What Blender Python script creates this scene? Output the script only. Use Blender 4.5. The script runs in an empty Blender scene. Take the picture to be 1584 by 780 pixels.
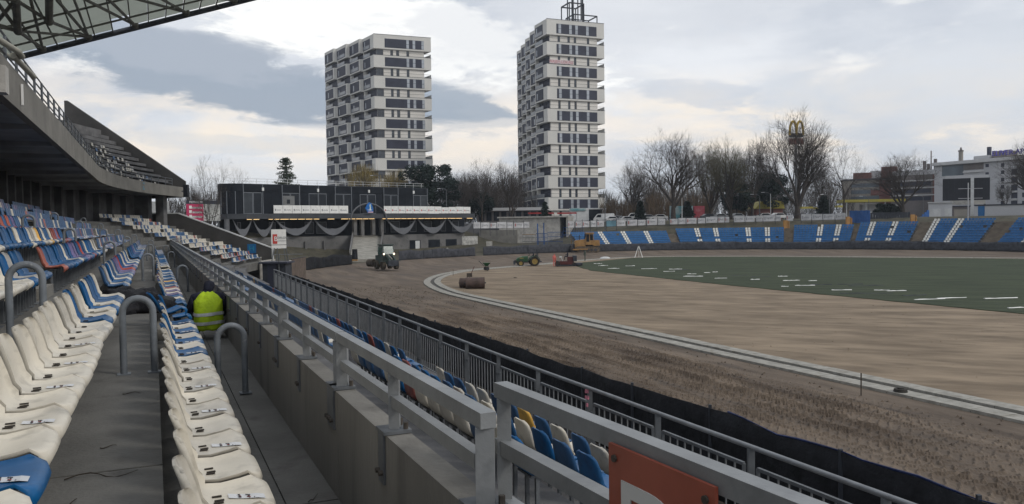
import bpy, bmesh, math, random
import numpy as np
from mathutils import Vector as V, Matrix, noise as mnoise
R = math.radians
rnd = random.Random(7)
sc = bpy.context.scene
col = sc.collection

# ------------------------------------------------------------------ camera
F, CX, CY, HZ, SL = 1230.0, 792.0, 390.0, 348.5, -0.013
CAM = V((0, 0, 5.8))
pitch = math.atan((CY - HZ) / F)
roll = math.atan(SL)
cam = bpy.data.cameras.new('camera')
cam.sensor_width = 36; cam.sensor_fit = 'HORIZONTAL'; cam.lens = F / 1584 * 36
cam.clip_start = 0.05; cam.clip_end = 9000
camo = bpy.data.objects.new('camera', cam); col.objects.link(camo)
CM = Matrix.Rotation(R(90) - pitch, 3, 'X') @ Matrix.Rotation(roll, 3, 'Z')
camo.matrix_world = Matrix.Translation(CAM) @ CM.to_4x4()
sc.camera = camo

# ------------------------------------------------------------------ sky, sun, exposure
SUN_AZ, SUN_EL = 118.0, 38.0          # clockwise from the view direction, behind the right shoulder
w = bpy.data.worlds.new('World'); sc.world = w; w.use_nodes = True
nt = w.node_tree; nt.nodes.clear()
N = nt.nodes.new; LK = nt.links.new
def wmath(op, a, b=None, c=None):
    n = N('ShaderNodeMath'); n.operation = op
    for i, x in enumerate((a, b, c)):
        if x is None: continue
        if isinstance(x, (int, float)): n.inputs[i].default_value = x
        else: LK(x, n.inputs[i])
    return n.outputs[0]
def wramp(x, lo, hi, smooth=True):
    n = N('ShaderNodeMapRange'); n.interpolation_type = 'SMOOTHSTEP' if smooth else 'LINEAR'
    LK(x, n.inputs[0]); n.inputs[1].default_value = lo; n.inputs[2].default_value = hi
    return n.outputs[0]
def wmix(f, a, b):
    n = N('ShaderNodeMix'); n.data_type = 'RGBA'
    if isinstance(f, (int, float)): n.inputs[0].default_value = f
    else: LK(f, n.inputs[0])
    for i, x in ((6, a), (7, b)):
        if isinstance(x, tuple): n.inputs[i].default_value = (*x, 1)
        else: LK(x, n.inputs[i])
    return n.outputs[2]
tc = N('ShaderNodeTexCoord'); sx = N('ShaderNodeSeparateXYZ'); LK(tc.outputs['Generated'], sx.inputs[0])
el = wmath('ARCSINE', sx.outputs[2])
az = wmath('ARCTAN2', sx.outputs[0], sx.outputs[1])
cb = N('ShaderNodeCombineXYZ'); LK(wmath('MULTIPLY', az, 1.0), cb.inputs[0]); LK(wmath('MULTIPLY', el, 3.4), cb.inputs[1])
def wnoise(scale, detail, rough, seed, dist=0.0):
    n = N('ShaderNodeTexNoise'); n.noise_dimensions = '4D'; LK(cb.outputs[0], n.inputs['Vector'])
    n.inputs['W'].default_value = seed; n.inputs['Scale'].default_value = scale
    n.inputs['Detail'].default_value = detail; n.inputs['Roughness'].default_value = rough
    n.inputs['Distortion'].default_value = dist
    return n.outputs[0]
n1 = wnoise(2.6, 8, .55, 3.1, .3); n2 = wnoise(7.5, 7, .6, 8.7, .4); n4 = wnoise(21, 6, .65, 5.2, .6)
sky = N('ShaderNodeTexSky'); sky.sky_type = 'NISHITA'; sky.sun_disc = False
sky.sun_elevation = R(SUN_EL); sky.sun_rotation = R(SUN_AZ)
sky.air_density = 1.2; sky.dust_density = 2.5
SK = 0.1
K = 1 / SK
def kc(c): return tuple(x * K for x in c)
# cloud deck: bluish grey under-layer, bright white breaks, warm band low down
base = wmix(wramp(n1, .36, .68), kc((.56, .60, .67)), kc((.83, .85, .885)))
base = wmix(wramp(n2, .54, .76), base, kc((.93, .93, .92)))
warm_f = wmath('MULTIPLY', wmath('MULTIPLY', wramp(el, .20, .12), wramp(el, .045, .09)), wramp(n2, .34, .6))
base = wmix(wmath('MULTIPLY', warm_f, .95), base, kc((.97, .87, .75)))
low = wramp(el, .10, .02)
base = wmix(wmath('MULTIPLY', low, .75), base, kc((.60, .645, .70)))
# cloud banks drawn as soft streaks in direction space (azimuth, elevation)
def bank(a0, e0, ra, re, tilt, amt, color, src, rag=.55):
    da = wmath('SUBTRACT', az, a0); de = wmath('SUBTRACT', wmath('SUBTRACT', el, e0), wmath('MULTIPLY', da, tilt))
    q = wmath('ADD', wmath('POWER', wmath('ABSOLUTE', wmath('DIVIDE', da, ra)), 2.0), wmath('POWER', wmath('ABSOLUTE', wmath('DIVIDE', de, re)), 2.0))
    q = wmath('ADD', q, wmath('MULTIPLY', wmath('SUBTRACT', n2, .5), rag * 7.0))
    q = wmath('ADD', q, wmath('MULTIPLY', wmath('SUBTRACT', n4, .5), rag * 3.4))
    return wmix(wmath('MULTIPLY', wramp(q, 1.15, .45), amt), src, color)
base = bank(-.22, .255, .34, .062, -.22, .95, kc((1.02, 1.02, 1.0)), base)
base = bank(.10, .245, .30, .05, .1, .5, kc((.72, .74, .78)), base, .6)
base = bank(-.37, .181, .34, .040, -.17, .96, kc((.33, .385, .465)), base, .50)
base = bank(-.42, .205, .20, .026, -.10, .6, kc((.44, .48, .55)), base, .6)
base = bank(-.085, .148, .115, .032, -.22, .93, kc((.36, .415, .49)), base, .5)
base = bank(.23, .155, .075, .020, -.1, .55, kc((.56, .60, .67)), base, .5)
base = bank(-.30, .100, .22, .012, -.02, .4, kc((.62, .65, .69)), base, .7)
base = bank(.05, .118, .30, .014, .0, .55, kc((.93, .87, .81)), base, .5)
base = bank(.52, .15, .26, .07, .1, .6, kc((.62, .66, .72)), base, .5)
# a little of the clear sky shines through the thin parts of the deck
base = wmix(.06, base, sky.outputs[0])
bg = N('ShaderNodeBackground'); LK(base, bg.inputs[0]); bg.inputs[1].default_value = SK
wo = N('ShaderNodeOutputWorld'); LK(bg.outputs[0], wo.inputs[0])

sun = bpy.data.lights.new('sun', 'SUN'); sun.energy = 1.2; sun.angle = R(14); sun.color = (1, .95, .88)
suno = bpy.data.objects.new('sun', sun); col.objects.link(suno)
sd = V((math.sin(R(SUN_AZ)) * math.cos(R(SUN_EL)), math.cos(R(SUN_AZ)) * math.cos(R(SUN_EL)), math.sin(R(SUN_EL))))
suno.rotation_euler = sd.to_track_quat('Z', 'Y').to_euler(); suno.location = (60, -60, 90)
sc.view_settings.view_transform = 'Standard'; sc.view_settings.look = 'None'
sc.view_settings.exposure = 0.16; sc.view_settings.gamma = 1.0; sc.view_settings.use_curve_mapping = False
sc.cycles.max_bounces = 5; sc.cycles.diffuse_bounces = 4; sc.cycles.glossy_bounces = 2
sc.cycles.transmission_bounces = 3; sc.cycles.transparent_max_bounces = 6

# ------------------------------------------------------------------ layout helpers
def ray(px, py):
    return (CM @ V(((px - CX) / F, -(py - CY) / F, -1))).normalized()
def G(px, py, z=0.0):                       # where the line of sight meets the level z
    r = ray(px, py); return CAM + r * ((z - CAM.z) / r.z)
def A(px, py, Y):                           # the place seen there at depth Y
    r = ray(px, py); return CAM + r * (Y / r.y)
def proj(p):
    q = CM.transposed() @ (V(p) - CAM); return CX + F * q.x / -q.z, CY - F * q.y / -q.z
TH = math.atan2(238 - 792, 1230)
d2 = V((math.sin(TH), math.cos(TH))); n2d = V((math.cos(TH), -math.sin(TH)))
def LS(p): return n2d.x * p[0] + n2d.y * p[1], d2.x * p[0] + d2.y * p[1]
def W(L, s, z=0.0): return V((L * n2d.x + s * d2.x, L * n2d.y + s * d2.y, z))
S0, RB = 63.0, 77.0                          # the stand is straight as far as S0, then bends to the right
def ST(off, s, z=0.0):
    if s <= S0: return W(off, s, z)
    t = (s - S0) / RB
    return W(RB - (RB - off) * math.cos(t), S0 + (RB - off) * math.sin(t), z)
def STdir(s): return math.degrees(TH) + (0 if s <= S0 else math.degrees((s - S0) / RB))
OC = V((33.4, 99.9))                         # centre of the bend of the oval
def Rout(ph):
    t = min(1, max(0, (-50 - ph) / 64.4)); return 56 + 5.4 * t ** 1.15
def OV(ph, dr=0.0, z=0.0):
    r = Rout(ph) + dr; return V((OC.x + r * math.sin(R(ph)), OC.y + r * math.cos(R(ph)), z))

# ------------------------------------------------------------------ mesh builder
def ortho(t, up=V((0, 0, 1))):
    t = t.normalized()
    if abs(t.dot(up)) > .98: up = V((0, 1, 0))
    a = t.cross(up).normalized(); return a, a.cross(t).normalized()
META = {}
class MB:
    def __init__(s): s.v = []; s.f = []; s.m = []
    def add(s, vs, fs, m=0):
        o = len(s.v); s.v.extend(tuple(x) for x in vs); s.f.extend(tuple(i + o for i in f) for f in fs); s.m.extend([m] * len(fs))
        return s
    def box(s, c, sz, rz=0.0, m=0, mat=None):
        hx, hy, hz = sz[0] / 2, sz[1] / 2, sz[2] / 2
        vs = [V((x, y, z)) for z in (-hz, hz) for y in (-hy, hy) for x in (-hx, hx)]
        M3 = mat if mat is not None else Matrix.Rotation(rz, 3, 'Z')
        return s.add([M3 @ v + V(c) for v in vs], [(0, 2, 3, 1), (4, 5, 7, 6), (0, 1, 5, 4), (2, 6, 7, 3), (0, 4, 6, 2), (1, 3, 7, 5)], m)
    def bar(s, p, q, a, b=None, m=0, up=V((0, 0, 1))):
        p, q = V(p), V(q); b = b or a; x, y = ortho(q - p, up); x = x * a / 2; y = y * b / 2
        vs = [p - x - y, p + x - y, p + x + y, p - x + y, q - x - y, q + x - y, q + x + y, q - x + y]
        return s.add(vs, [(0, 3, 2, 1), (4, 5, 6, 7), (0, 1, 5, 4), (1, 2, 6, 5), (2, 3, 7, 6), (3, 0, 4, 7)], m)
    def tube(s, pts, r, n=8, m=0, caps=True):
        pts = [V(p) for p in pts]; k = len(pts); rs = r if isinstance(r, (list, tuple)) else [r] * k
        vs = []; ref = None
        for i in range(k):
            t = (pts[min(i + 1, k - 1)] - pts[max(i - 1, 0)])
            if t.length < 1e-9: t = V((0, 0, 1))
            t.normalize()
            if ref is None: ref, _ = ortho(t)
            ref = (ref - t * ref.dot(t)); ref = ref.normalized() if ref.length > 1e-6 else ortho(t)[0]
            y = t.cross(ref)
            for j in range(n):
                a = 2 * math.pi * j / n; vs.append(pts[i] + ref * math.cos(a) * rs[i] + y * math.sin(a) * rs[i])
        fs = [(i * n + j, i * n + (j + 1) % n, (i + 1) * n + (j + 1) % n, (i + 1) * n + j) for i in range(k - 1) for j in range(n)]
        if caps: fs += [tuple(range(n - 1, -1, -1)), tuple((k - 1) * n + j for j in range(n))]
        return s.add(vs, fs, m)
    def loft(s, rings, m=0, caps=True):
        n = len(rings[0]); vs = [p for r in rings for p in r]
        fs = [(i * n + j, i * n + (j + 1) % n, (i + 1) * n + (j + 1) % n, (i + 1) * n + j) for i in range(len(rings) - 1) for j in range(n)]
        if caps: fs += [tuple(range(n - 1, -1, -1)), tuple((len(rings) - 1) * n + j for j in range(n))]
        return s.add(vs, fs, m)
    def prism(s, poly, o, ax, ay, th, m=0):          # polygon (a,b) in plane (ax,ay) at o, thickness th along ax x ay
        o, ax, ay = V(o), V(ax), V(ay); nn = ax.cross(ay).normalized() * th
        a = [o + ax * p[0] + ay * p[1] for p in poly]; b = [p + nn for p in a]; n = len(poly)
        return s.add(a + b, [tuple(range(n - 1, -1, -1)), tuple(range(n, 2 * n))] + [(i, (i + 1) % n, n + (i + 1) % n, n + i) for i in range(n)], m)
    def ell(s, c, r, nu=10, nv=6, m=0, rz=0):
        vs = []; c = V(c); M3 = Matrix.Rotation(rz, 3, 'Z')
        for i in range(nv + 1):
            t = math.pi * i / nv
            for j in range(nu):
                a = 2 * math.pi * j / nu
                vs.append(c + M3 @ V((r[0] * math.sin(t) * math.cos(a), r[1] * math.sin(t) * math.sin(a), r[2] * math.cos(t))))
        return s.add(vs, [(i * nu + j, (i + 1) * nu + j, (i + 1) * nu + (j + 1) % nu, i * nu + (j + 1) % nu) for i in range(nv) for j in range(nu)], m)
    def sweep(s, prof, path, m=0, caps=True):        # prof: closed list (off,z); path: function(off,z,t) and list of t
        fn, ts = path; n = len(prof)
        return s.loft([[fn(o, z, t) for (o, z) in prof] for t in ts], m, caps)
    def mesh(s, name, smooth=None):
        me = bpy.data.meshes.new(name); me.from_pydata(s.v, [], s.f); me.update()
        if any(s.m): me.polygons.foreach_set('material_index', s.m)
        if smooth:
            me.polygons.foreach_set('use_smooth', [True] * len(me.polygons)); me.set_sharp_from_angle(angle=R(smooth))
        return me
    def build(s, name, mats, parent=None, smooth=None, world=True, label=None):
        if parent is not None and world:
            l, rz = META[parent.name]; M3 = Matrix.Rotation(-rz, 3, 'Z')
            s.v = [tuple(M3 @ (V(v) - l)) for v in s.v]
        me = s.mesh(name, smooth)
        for x in (mats if isinstance(mats, (list, tuple)) else [mats]): me.materials.append(x)
        return ob(name, me, parent, label)
def ob(name, me, parent=None, label=None):
    o = bpy.data.objects.new(name, me); col.objects.link(o)
    if parent is not None:
        o.parent = parent; META[o.name] = META.get(parent.name, (V((0, 0, 0)), 0.0))
    if label: o['label'] = label
    return o
def thing(name, label, cat, loc=(0, 0, 0), rz=0.0, group=None, kind=None):
    o = bpy.data.objects.new(name, None); col.objects.link(o); o.empty_display_size = .3
    o.location = loc; o.rotation_euler = (0, 0, rz); META[o.name] = (V(loc), rz)
    return tag(o, label, cat, group, kind)
def tag(o, label, cat, group=None, kind=None):
    o['label'] = label; o['category'] = cat
    if group: o['group'] = group
    if kind: o['kind'] = kind
    return o
def struct(o, kind='structure', label=None):
    o['kind'] = kind
    if label: o['label'] = label
    return o
def dup(o, parent=None):
    c = o.copy(); col.objects.link(c)
    if parent is not None: c.parent = parent; c.matrix_parent_inverse = o.matrix_parent_inverse
    for ch in CH.get(o.name, []): dup(ch, c)
    return c
CH = {}
def register(o):
    CH[o.name] = [c for c in bpy.data.objects if c.parent is o]
    for c in CH[o.name]: register(c)

# ------------------------------------------------------------------ materials
def mat(name, c, rough=.75, var=.18, scale=1.5, detail=5, c2=None, bump=0.0, bscale=30.0, metal=0.0, spec=.3, stretch=None, rot=0.0,
        speck=None, emis=None, trans=0.0, obj=False, mid=(.35, .65), rand=0.0):
    m = bpy.data.materials.new(name); m.use_nodes = True; t = m.node_tree; b = t.nodes['Principled BSDF']
    b.inputs['Roughness'].default_value = rough; b.inputs['Metallic'].default_value = metal
    b.inputs['Specular IOR Level'].default_value = spec
    g = t.nodes.new('ShaderNodeTexCoord' if obj else 'ShaderNodeNewGeometry'); pos = g.outputs['Object' if obj else 'Position']
    if stretch or rot:
        mp = t.nodes.new('ShaderNodeMapping'); mp.vector_type = 'TEXTURE'; mp.inputs['Rotation'].default_value = (0, 0, rot)
        mp.inputs['Scale'].default_value = stretch or (1, 1, 1); t.links.new(pos, mp.inputs[0]); pos = mp.outputs[0]
    nz = t.nodes.new('ShaderNodeTexNoise'); nz.inputs['Scale'].default_value = scale; nz.inputs['Detail'].default_value = detail
    nz.inputs['Roughness'].default_value = .6; t.links.new(pos, nz.inputs['Vector'])
    mr = t.nodes.new('ShaderNodeMapRange'); mr.inputs[1].default_value = mid[0]; mr.inputs[2].default_value = mid[1]; t.links.new(nz.outputs[0], mr.inputs[0])
    mx = t.nodes.new('ShaderNodeMix'); mx.data_type = 'RGBA'; t.links.new(mr.outputs[0], mx.inputs[0])
    lo = tuple(x * (1 - var) for x in c); hi = c2 or tuple(min(1, x * (1 + var)) for x in c)
    mx.inputs[6].default_value = (*lo, 1); mx.inputs[7].default_value = (*hi, 1); out = mx.outputs[2]
    if speck:                                # (colour, scale, low, high): small stains
        n2_ = t.nodes.new('ShaderNodeTexNoise'); n2_.inputs['Scale'].default_value = speck[1]; n2_.inputs['Detail'].default_value = 6; t.links.new(pos, n2_.inputs['Vector'])
        m2 = t.nodes.new('ShaderNodeMapRange'); m2.inputs[1].default_value = speck[2]; m2.inputs[2].default_value = speck[3]; t.links.new(n2_.outputs[0], m2.inputs[0])
        x2 = t.nodes.new('ShaderNodeMix'); x2.data_type = 'RGBA'; t.links.new(m2.outputs[0], x2.inputs[0]); t.links.new(out, x2.inputs[6]); x2.inputs[7].default_value = (*speck[0], 1); out = x2.outputs[2]
    if rand:                                 # each copy fades a little differently
        oi = t.nodes.new('ShaderNodeObjectInfo'); m3 = t.nodes.new('ShaderNodeMapRange'); m3.inputs[3].default_value = 1 - rand; m3.inputs[4].default_value = 1 + rand * .6; t.links.new(oi.outputs['Random'], m3.inputs[0])
        hs = t.nodes.new('ShaderNodeHueSaturation'); t.links.new(m3.outputs[0], hs.inputs['Value']); t.links.new(m3.outputs[0], hs.inputs['Saturation']); t.links.new(out, hs.inputs['Color']); out = hs.outputs[0]
    t.links.new(out, b.inputs['Base Color'])
    if bump:
        nb = t.nodes.new('ShaderNodeTexNoise'); nb.inputs['Scale'].default_value = bscale; nb.inputs['Detail'].default_value = 4; t.links.new(pos, nb.inputs['Vector'])
        bp = t.nodes.new('ShaderNodeBump'); bp.inputs['Strength'].default_value = bump; bp.inputs['Distance'].default_value = .05
        t.links.new(nb.outputs[0], bp.inputs['Height']); t.links.new(bp.outputs[0], b.inputs['Normal'])
    if emis:
        b.inputs['Emission Color'].default_value = (*emis[0], 1); b.inputs['Emission Strength'].default_value = emis[1]
    if trans:
        tl = t.nodes.new('ShaderNodeBsdfTranslucent'); tl.inputs[0].default_value = (*hi, 1)
        ms = t.nodes.new('ShaderNodeMixShader'); ms.inputs[0].default_value = trans
        t.links.new(b.outputs[0], ms.inputs[1]); t.links.new(tl.outputs[0], ms.inputs[2])
        t.links.new(ms.outputs[0], t.nodes['Material Output'].inputs[0])
    return m
M = {}
M['conc'] = mat('concrete', (.195, .187, .168), .9, .16, .7, 8, bump=.2, bscale=25, speck=((.125, .12, .11), 2.5, .6, .8))
M['conc_wall'] = mat('rain streaked concrete wall', (.195, .187, .168), .9, .16, .9, 8, bump=.2, bscale=25, speck=((.115, .11, .10), 2.2, .56, .78), stretch=(1, 1, 5))
M['conc_tread'] = mat('worn concrete tread', (.135, .132, .122), .92, .2, 1.2, 9, bump=.25, bscale=35, speck=((.085, .08, .074), 3.2, .58, .8))
M['conc_light'] = mat('pale concrete', (.38, .365, .335), .9, .22, 1.2, 8, bump=.2, bscale=20, speck=((.2, .19, .17), 5, .58, .76))
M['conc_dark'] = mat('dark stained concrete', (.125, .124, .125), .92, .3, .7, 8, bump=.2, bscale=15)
M['parapet_dk'] = mat('dark weathered parapet', (.062, .06, .058), .92, .25, .5, 8, bump=.2, bscale=12)
M['soffit'] = mat('lightened bluish concrete soffit', (.30, .305, .32), .95, .25, .5, 6)  # bluish lift of a camera veil is put into this base colour
M['galv'] = mat('galvanised steel', (.235, .245, .25), .55, .12, 4, 6, bump=.05, bscale=60, metal=.2, spec=.4, speck=((.185, .193, .2), 9, .55, .75))
M['galv_dull'] = mat('dull grey steel', (.125, .135, .145), .55, .2, 4, 5, metal=.3, spec=.4)
M['bolt'] = mat('rusty bolts', (.07, .06, .05), .7, .3, 20)
M['steel_dark'] = mat('dark painted steel', (.035, .04, .05), .6, .3, 2)
M['tube_beige'] = mat('beige painted tube', (.30, .29, .24), .6, .2, 1.5)
M['truss'] = mat('weathered roof steel', (.12, .118, .10), .65, .25, 1.0)
M['panel_tr'] = mat('translucent roof sheet', (.55, .57, .53), .5, .08, .8, trans=.75)
SEATC = {'white': (.555, .515, .435), 'blue': (.014, .083, .205), 'red': (.27, .06, .045), 'orange': (.36, .10, .065), 'yellow': (.66, .36, .03), 'violet': (.14, .12, .24), 'grey': (.34, .33, .31)}
for k, c in SEATC.items():
    M['seat_' + k] = mat(k + ' seat plastic', c, .42, .1 if k == 'white' else .22, 2.3, 6, bump=.03, bscale=12, spec=.4,
                         speck=(tuple(x * .62 for x in c), 7.5, .54, .76), rand=.16)
M['slot'] = mat('black of drain hole', (.03, .025, .02), .9)  # solid boxes coloured with the darkness of open holes
M['sticker'] = mat('paper sticker', (.62, .63, .64), .6, .06, 8)
M['ink'] = mat('black ink', (.04, .04, .045), .7); M['ink_red'] = mat('red ink', (.5, .12, .1), .7)
M['fabric'] = mat('black geotextile', (.014, .015, .018), .95, .35, 3, 6, bump=.5, bscale=8)
M['fabric_grey'] = mat('faded black geotextile', (.05, .053, .062), .95, .3, 2, 6, bump=.4, bscale=6)
M['hivis'] = mat('lime high visibility cloth', (.37, .52, .015), .75, .12, 9, bump=.4, bscale=14)
M['reflect'] = mat('silver reflective tape', (.5, .51, .5), .5, .1, 20)
M['navy'] = mat('navy work cloth', (.014, .016, .028), .9, .3, 9, bump=.3, bscale=18)
M['skin'] = mat('skin', (.42, .24, .17), .6, .08, 6); M['hair'] = mat('dark brown hair', (.035, .02, .013), .8, .3, 40)
M['bag'] = mat('black plastic film', (.007, .007, .009), .55, .3, 6, bump=.6, bscale=9, spec=.18)
M['sign_or'] = mat('orange sign enamel', (.30, .072, .042), .4, .14, 3, spec=.45, speck=((.3, .08, .04), 6, .6, .75))
M['sign_wh'] = mat('white sign print', (.62, .62, .6), .5, .05, 4)
M['white'] = mat('white paint', (.72, .72, .70), .6, .08, 1.5); M['white2'] = mat('dull white panel', (.52, .53, .53), .65, .12, .8)
M['grey_txt'] = mat('grey print', (.2, .21, .22), .6); M['red_pr'] = mat('red print', (.45, .05, .04), .6)
M['rot'] = R(0)

# ================================================================== GROUND, TRACK, INFIELD
ROT = math.pi / 2 - (-TH)   # rotates texture x onto the straight's direction
SDIR = math.atan2(d2.y, d2.x)
M['track'] = mat('damp track dirt', (.122, .094, .070), .95, .3, .9, 9, c2=(.172, .135, .102), bump=.7, bscale=9, stretch=(5, 1, 1), rot=SDIR,
                 speck=((.085, .068, .056), .45, .5, .7))
M['prints'] = mat('lug printed dirt', (.105, .080, .061), .95, .3, .8, 8, c2=(.172, .135, .102), bump=.4, bscale=16, stretch=(5, 1, 1), rot=SDIR, speck=((.07, .056, .046), 1.1, .52, .72))
M['soil'] = mat('raked infield soil', (.190, .144, .098), .95, .28, .5, 10, c2=(.272, .212, .148), bump=.8, bscale=5, stretch=(2.6, 1, 1), rot=R(158),
                speck=((.125, .095, .066), .9, .54, .72))
M['turf'] = mat('laid turf', (.030, .044, .020), .95, .3, .8, 9, c2=(.047, .061, .030), bump=.5, bscale=30, stretch=(5, 1, 1), rot=R(-18))
M['grass'] = mat('winter grass', (.058, .056, .036), .95, .35, .5, 8, c2=(.085, .077, .055), bump=.5, bscale=10)
M['asphalt'] = mat('asphalt', (.05, .05, .052), .9, .25, .4, 6, bump=.2, bscale=30)
M['kerb'] = mat('kerb stone', (.29, .28, .25), .9, .22, 2.5, 7, bump=.2, bscale=20, speck=((.2, .18, .15), 3, .56, .74))
M['gutter'] = mat('damp gutter', (.06, .056, .05), .8, .3, 2)  # plain dark tone for the strip between the kerb rings

def dist_out(x, y):
    L, s = LS((x, y))
    if s < 76.9:
        return (10.5 - L, -120.0) if L < 71.9 else (L - 127.9, 90.0)
    dx, dy = x - OC.x, y - OC.y; ph = math.degrees(math.atan2(dx, dy))
    return math.hypot(dx, dy) - Rout(ph), ph
def sstep(a, b, x):
    t = min(1, max(0, (x - a) / (b - a))); return t * t * (3 - 2 * t)
def ground_z(x, y):
    L, s = LS((x, y)); d, ph = dist_out(x, y)
    bankf = sstep(55, 90, s)
    z = .5 * bankf * sstep(-7, 0, d)
    if d > 0:
        zp = 1.5 + 3.8 * sstep(-22, -4, ph) + .3 * sstep(5, 30, ph); de = 22 + (16 - 22) * sstep(-22, -4, ph)
        far = min(1, max(0, (d - 1) / 12.0)) * zp + (6.4 - zp) * sstep(13.4 + 19 * (1 - sstep(-22, -4, ph)), de + 1 if ph > -4 else de + 25, d)
        club = 6.5 * sstep(26, 46, d); near = 6.5 * sstep(27, 55, d)
        if ph <= -100: o = near + (club - near) * 0
        elif ph < -33: o = near + (club - near) * sstep(-100, -80, ph)
        elif ph < -29: o = club + (far - club) * sstep(-33, -29, ph)
        else: o = far
        z = max(z * (1 - sstep(1, 4, d)), o)
    return z
ax_ = [-800, -600, -450, -340, -260, -170] + [x * 2.0 for x in range(-60, 86)] + [190, 240, 320, 450, 600, 800]
ay_ = [-500, -300, -200, -120, -60] + [y * 2.0 for y in range(-15, 106)] + [230, 260, 320, 420, 600, 800, 1000]
gv = [(x, y, ground_z(x, y) + (0 if abs(x) < 300 and y < 300 else 0)) for y in ay_ for x in ax_]
nx = len(ax_); gf = []; gm = []
for j in range(len(ay_) - 1):
    for i in range(nx - 1):
        gf.append((j * nx + i, j * nx + i + 1, (j + 1) * nx + i + 1, (j + 1) * nx + i))
        cx_, cy_ = (ax_[i] + ax_[i + 1]) / 2, (ay_[j] + ay_[j + 1]) / 2
        d, ph = dist_out(cx_, cy_)
        gm.append(0 if d < 1.5 else (1 if (d < 40) else 2))
me = bpy.data.meshes.new('ground'); me.from_pydata(gv, [], gf); me.polygons.foreach_set('material_index', gm)
me.polygons.foreach_set('use_smooth', [True] * len(gf))
for x in (M['track'], M['grass'], M['asphalt']): me.materials.append(x)
struct(ob('ground', me), label='brown dirt track floor running on into grass banks and asphalt beyond the stadium')

# kerb line round the infield
def catmull(P, step=1.0):
    out = []
    for i in range(len(P) - 1):
        p0, p1, p2, p3 = P[max(i - 1, 0)], P[i], P[i + 1], P[min(i + 2, len(P) - 1)]
        k = max(2, int((p2 - p1).length / step))
        for j in range(k):
            t = j / k
            out.append(.5 * ((2 * p1) + (p2 - p0) * t + (2 * p0 - 5 * p1 + 4 * p2 - p3) * t * t + (3 * p1 - p0 - 3 * p2 + p3) * t ** 3))
    out.append(P[-1]); return out
kp = [W(23.1, s) for s in (-14, 0, 15, 30, 45, 58)] + [W(23.5, 66), W(25.3, 75.5), W(28.0, 83), W(32, 90), W(36.6, 95.3), W(41, 98.3), W(50, 103), W(60, 109.5), W(69, 114), W(77.8, 115.5), W(87, 109.5), W(95, 101.5), W(106, 87), W(115, 74), W(122, 55), W(122, -20)]
KP = catmull(kp, 1.0)
def resample(P, step):
    out = [P[0]]; acc = 0
    for a, b in zip(P, P[1:]):
        l = (b - a).length; 
        while acc + l >= step:
            t = (step - acc) / l; a = a + (b - a) * t; out.append(a); l = (b - a).length; acc = 0
        acc += l
    return out
KP = resample(KP, 1.0)
def KN(i):
    a, b = KP[max(i - 1, 0)], KP[min(i + 1, len(KP) - 1)]; t = (b - a).normalized(); return V((t.y, -t.x, 0))   # towards the infield
kr = thing('infield_kerb', 'double pale concrete kerb with a dark gutter curving round the infield', 'kerb', KP[0])
far_k = MB(); ring = [(-.85, -.16), (.24, .90)]
for i in range(len(KP) - 1):
    for a, b in ring:
        p, q = KP[i], KP[i + 1]; g = .012; t = (q - p).normalized()
        pts = [p + KN(i) * a + t * g, p + KN(i) * b + t * g, q + KN(i + 1) * b - t * g, q + KN(i + 1) * a - t * g]
        h = .085 + .012 * rnd.random()
        vs = [x + V((0, 0, -.05)) for x in pts] + [x + V((0, 0, h)) for x in pts]
        fs = [(0, 1, 5, 4), (1, 2, 6, 5), (2, 3, 7, 6), (3, 0, 4, 7), (4, 5, 6, 7)]
        if 8 <= i < 135:
            m_ = MB(); m_.add(vs, fs); m_.build('kerb_stone', M['kerb'], kr)
        else: far_k.add(vs, fs)
o = far_k.build('kerb_stones', M['kerb'], kr); o['kind'] = 'stuff'
gb = MB(); vs = []; 
for i in range(len(KP)): vs += [KP[i] + KN(i) * -.15 + V((0, 0, .018)), KP[i] + KN(i) * .23 + V((0, 0, .018))]
gb.add(vs, [(2 * i, 2 * i + 1, 2 * i + 3, 2 * i + 2) for i in range(len(KP) - 1)]); gb.build('gutter', M['gutter'], kr)

ring_in = [KP[i] + KN(i) * .92 for i in range(len(KP))]
me = bpy.data.meshes.new('infield'); bm = bmesh.new()
bv = [bm.verts.new((p.x, p.y, .03)) for p in ring_in]; f_ = bm.faces.new(bv)
if f_.normal.z < 0: f_.normal_flip()
bmesh.ops.triangulate(bm, faces=bm.faces[:]); bm.normal_update(); bm.to_mesh(me); bm.free(); me.materials.append(M['soil'])
struct(ob('infield', me), label='raked light brown soil of the infield')
# turf: near edge as seen from the stand, far edge along the inner side of the kerb
e1 = [G(889, 408), G(893, 413), G(915, 419.5), G(1120, 441.5), G(1584, 487)]
dirn = (e1[-1] - e1[-2]).normalized(); e1.append(e1[-1] + dirn * 60)
e2 = []
for a_, b_ in zip(e1, e1[1:]):
    n_ = max(1, int((b_ - a_).length / .8)); t_ = (b_ - a_).normalized(); sd_ = V((t_.y, -t_.x, 0))
    e2 += [a_ + (b_ - a_) * i / n_ + sd_ * (rnd.uniform(-.10, .10) if i else 0) for i in range(n_)]
e1 = e2 + [e1[-1]]
farpts = [KP[i] + KN(i) * 2.6 for i in range(len(KP)) if KP[i].x > 18 and KP[i].y > 40]
farpts = [p for p in farpts if p.y > 60]
poly = e1 + list(reversed(farpts))
me = bpy.data.meshes.new('turf'); bm = bmesh.new(); bv = [bm.verts.new((p.x, p.y, .07)) for p in poly]; fa = bm.faces.new(bv); bm.normal_update()
if fa.normal.z < 0: fa.normal_flip()
ex = bmesh.ops.extrude_face_region(bm, geom=[fa]); bmesh.ops.translate(bm, verts=[v for v in ex['geom'] if isinstance(v, bmesh.types.BMVert)], vec=(0, 0, -.035))
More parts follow.
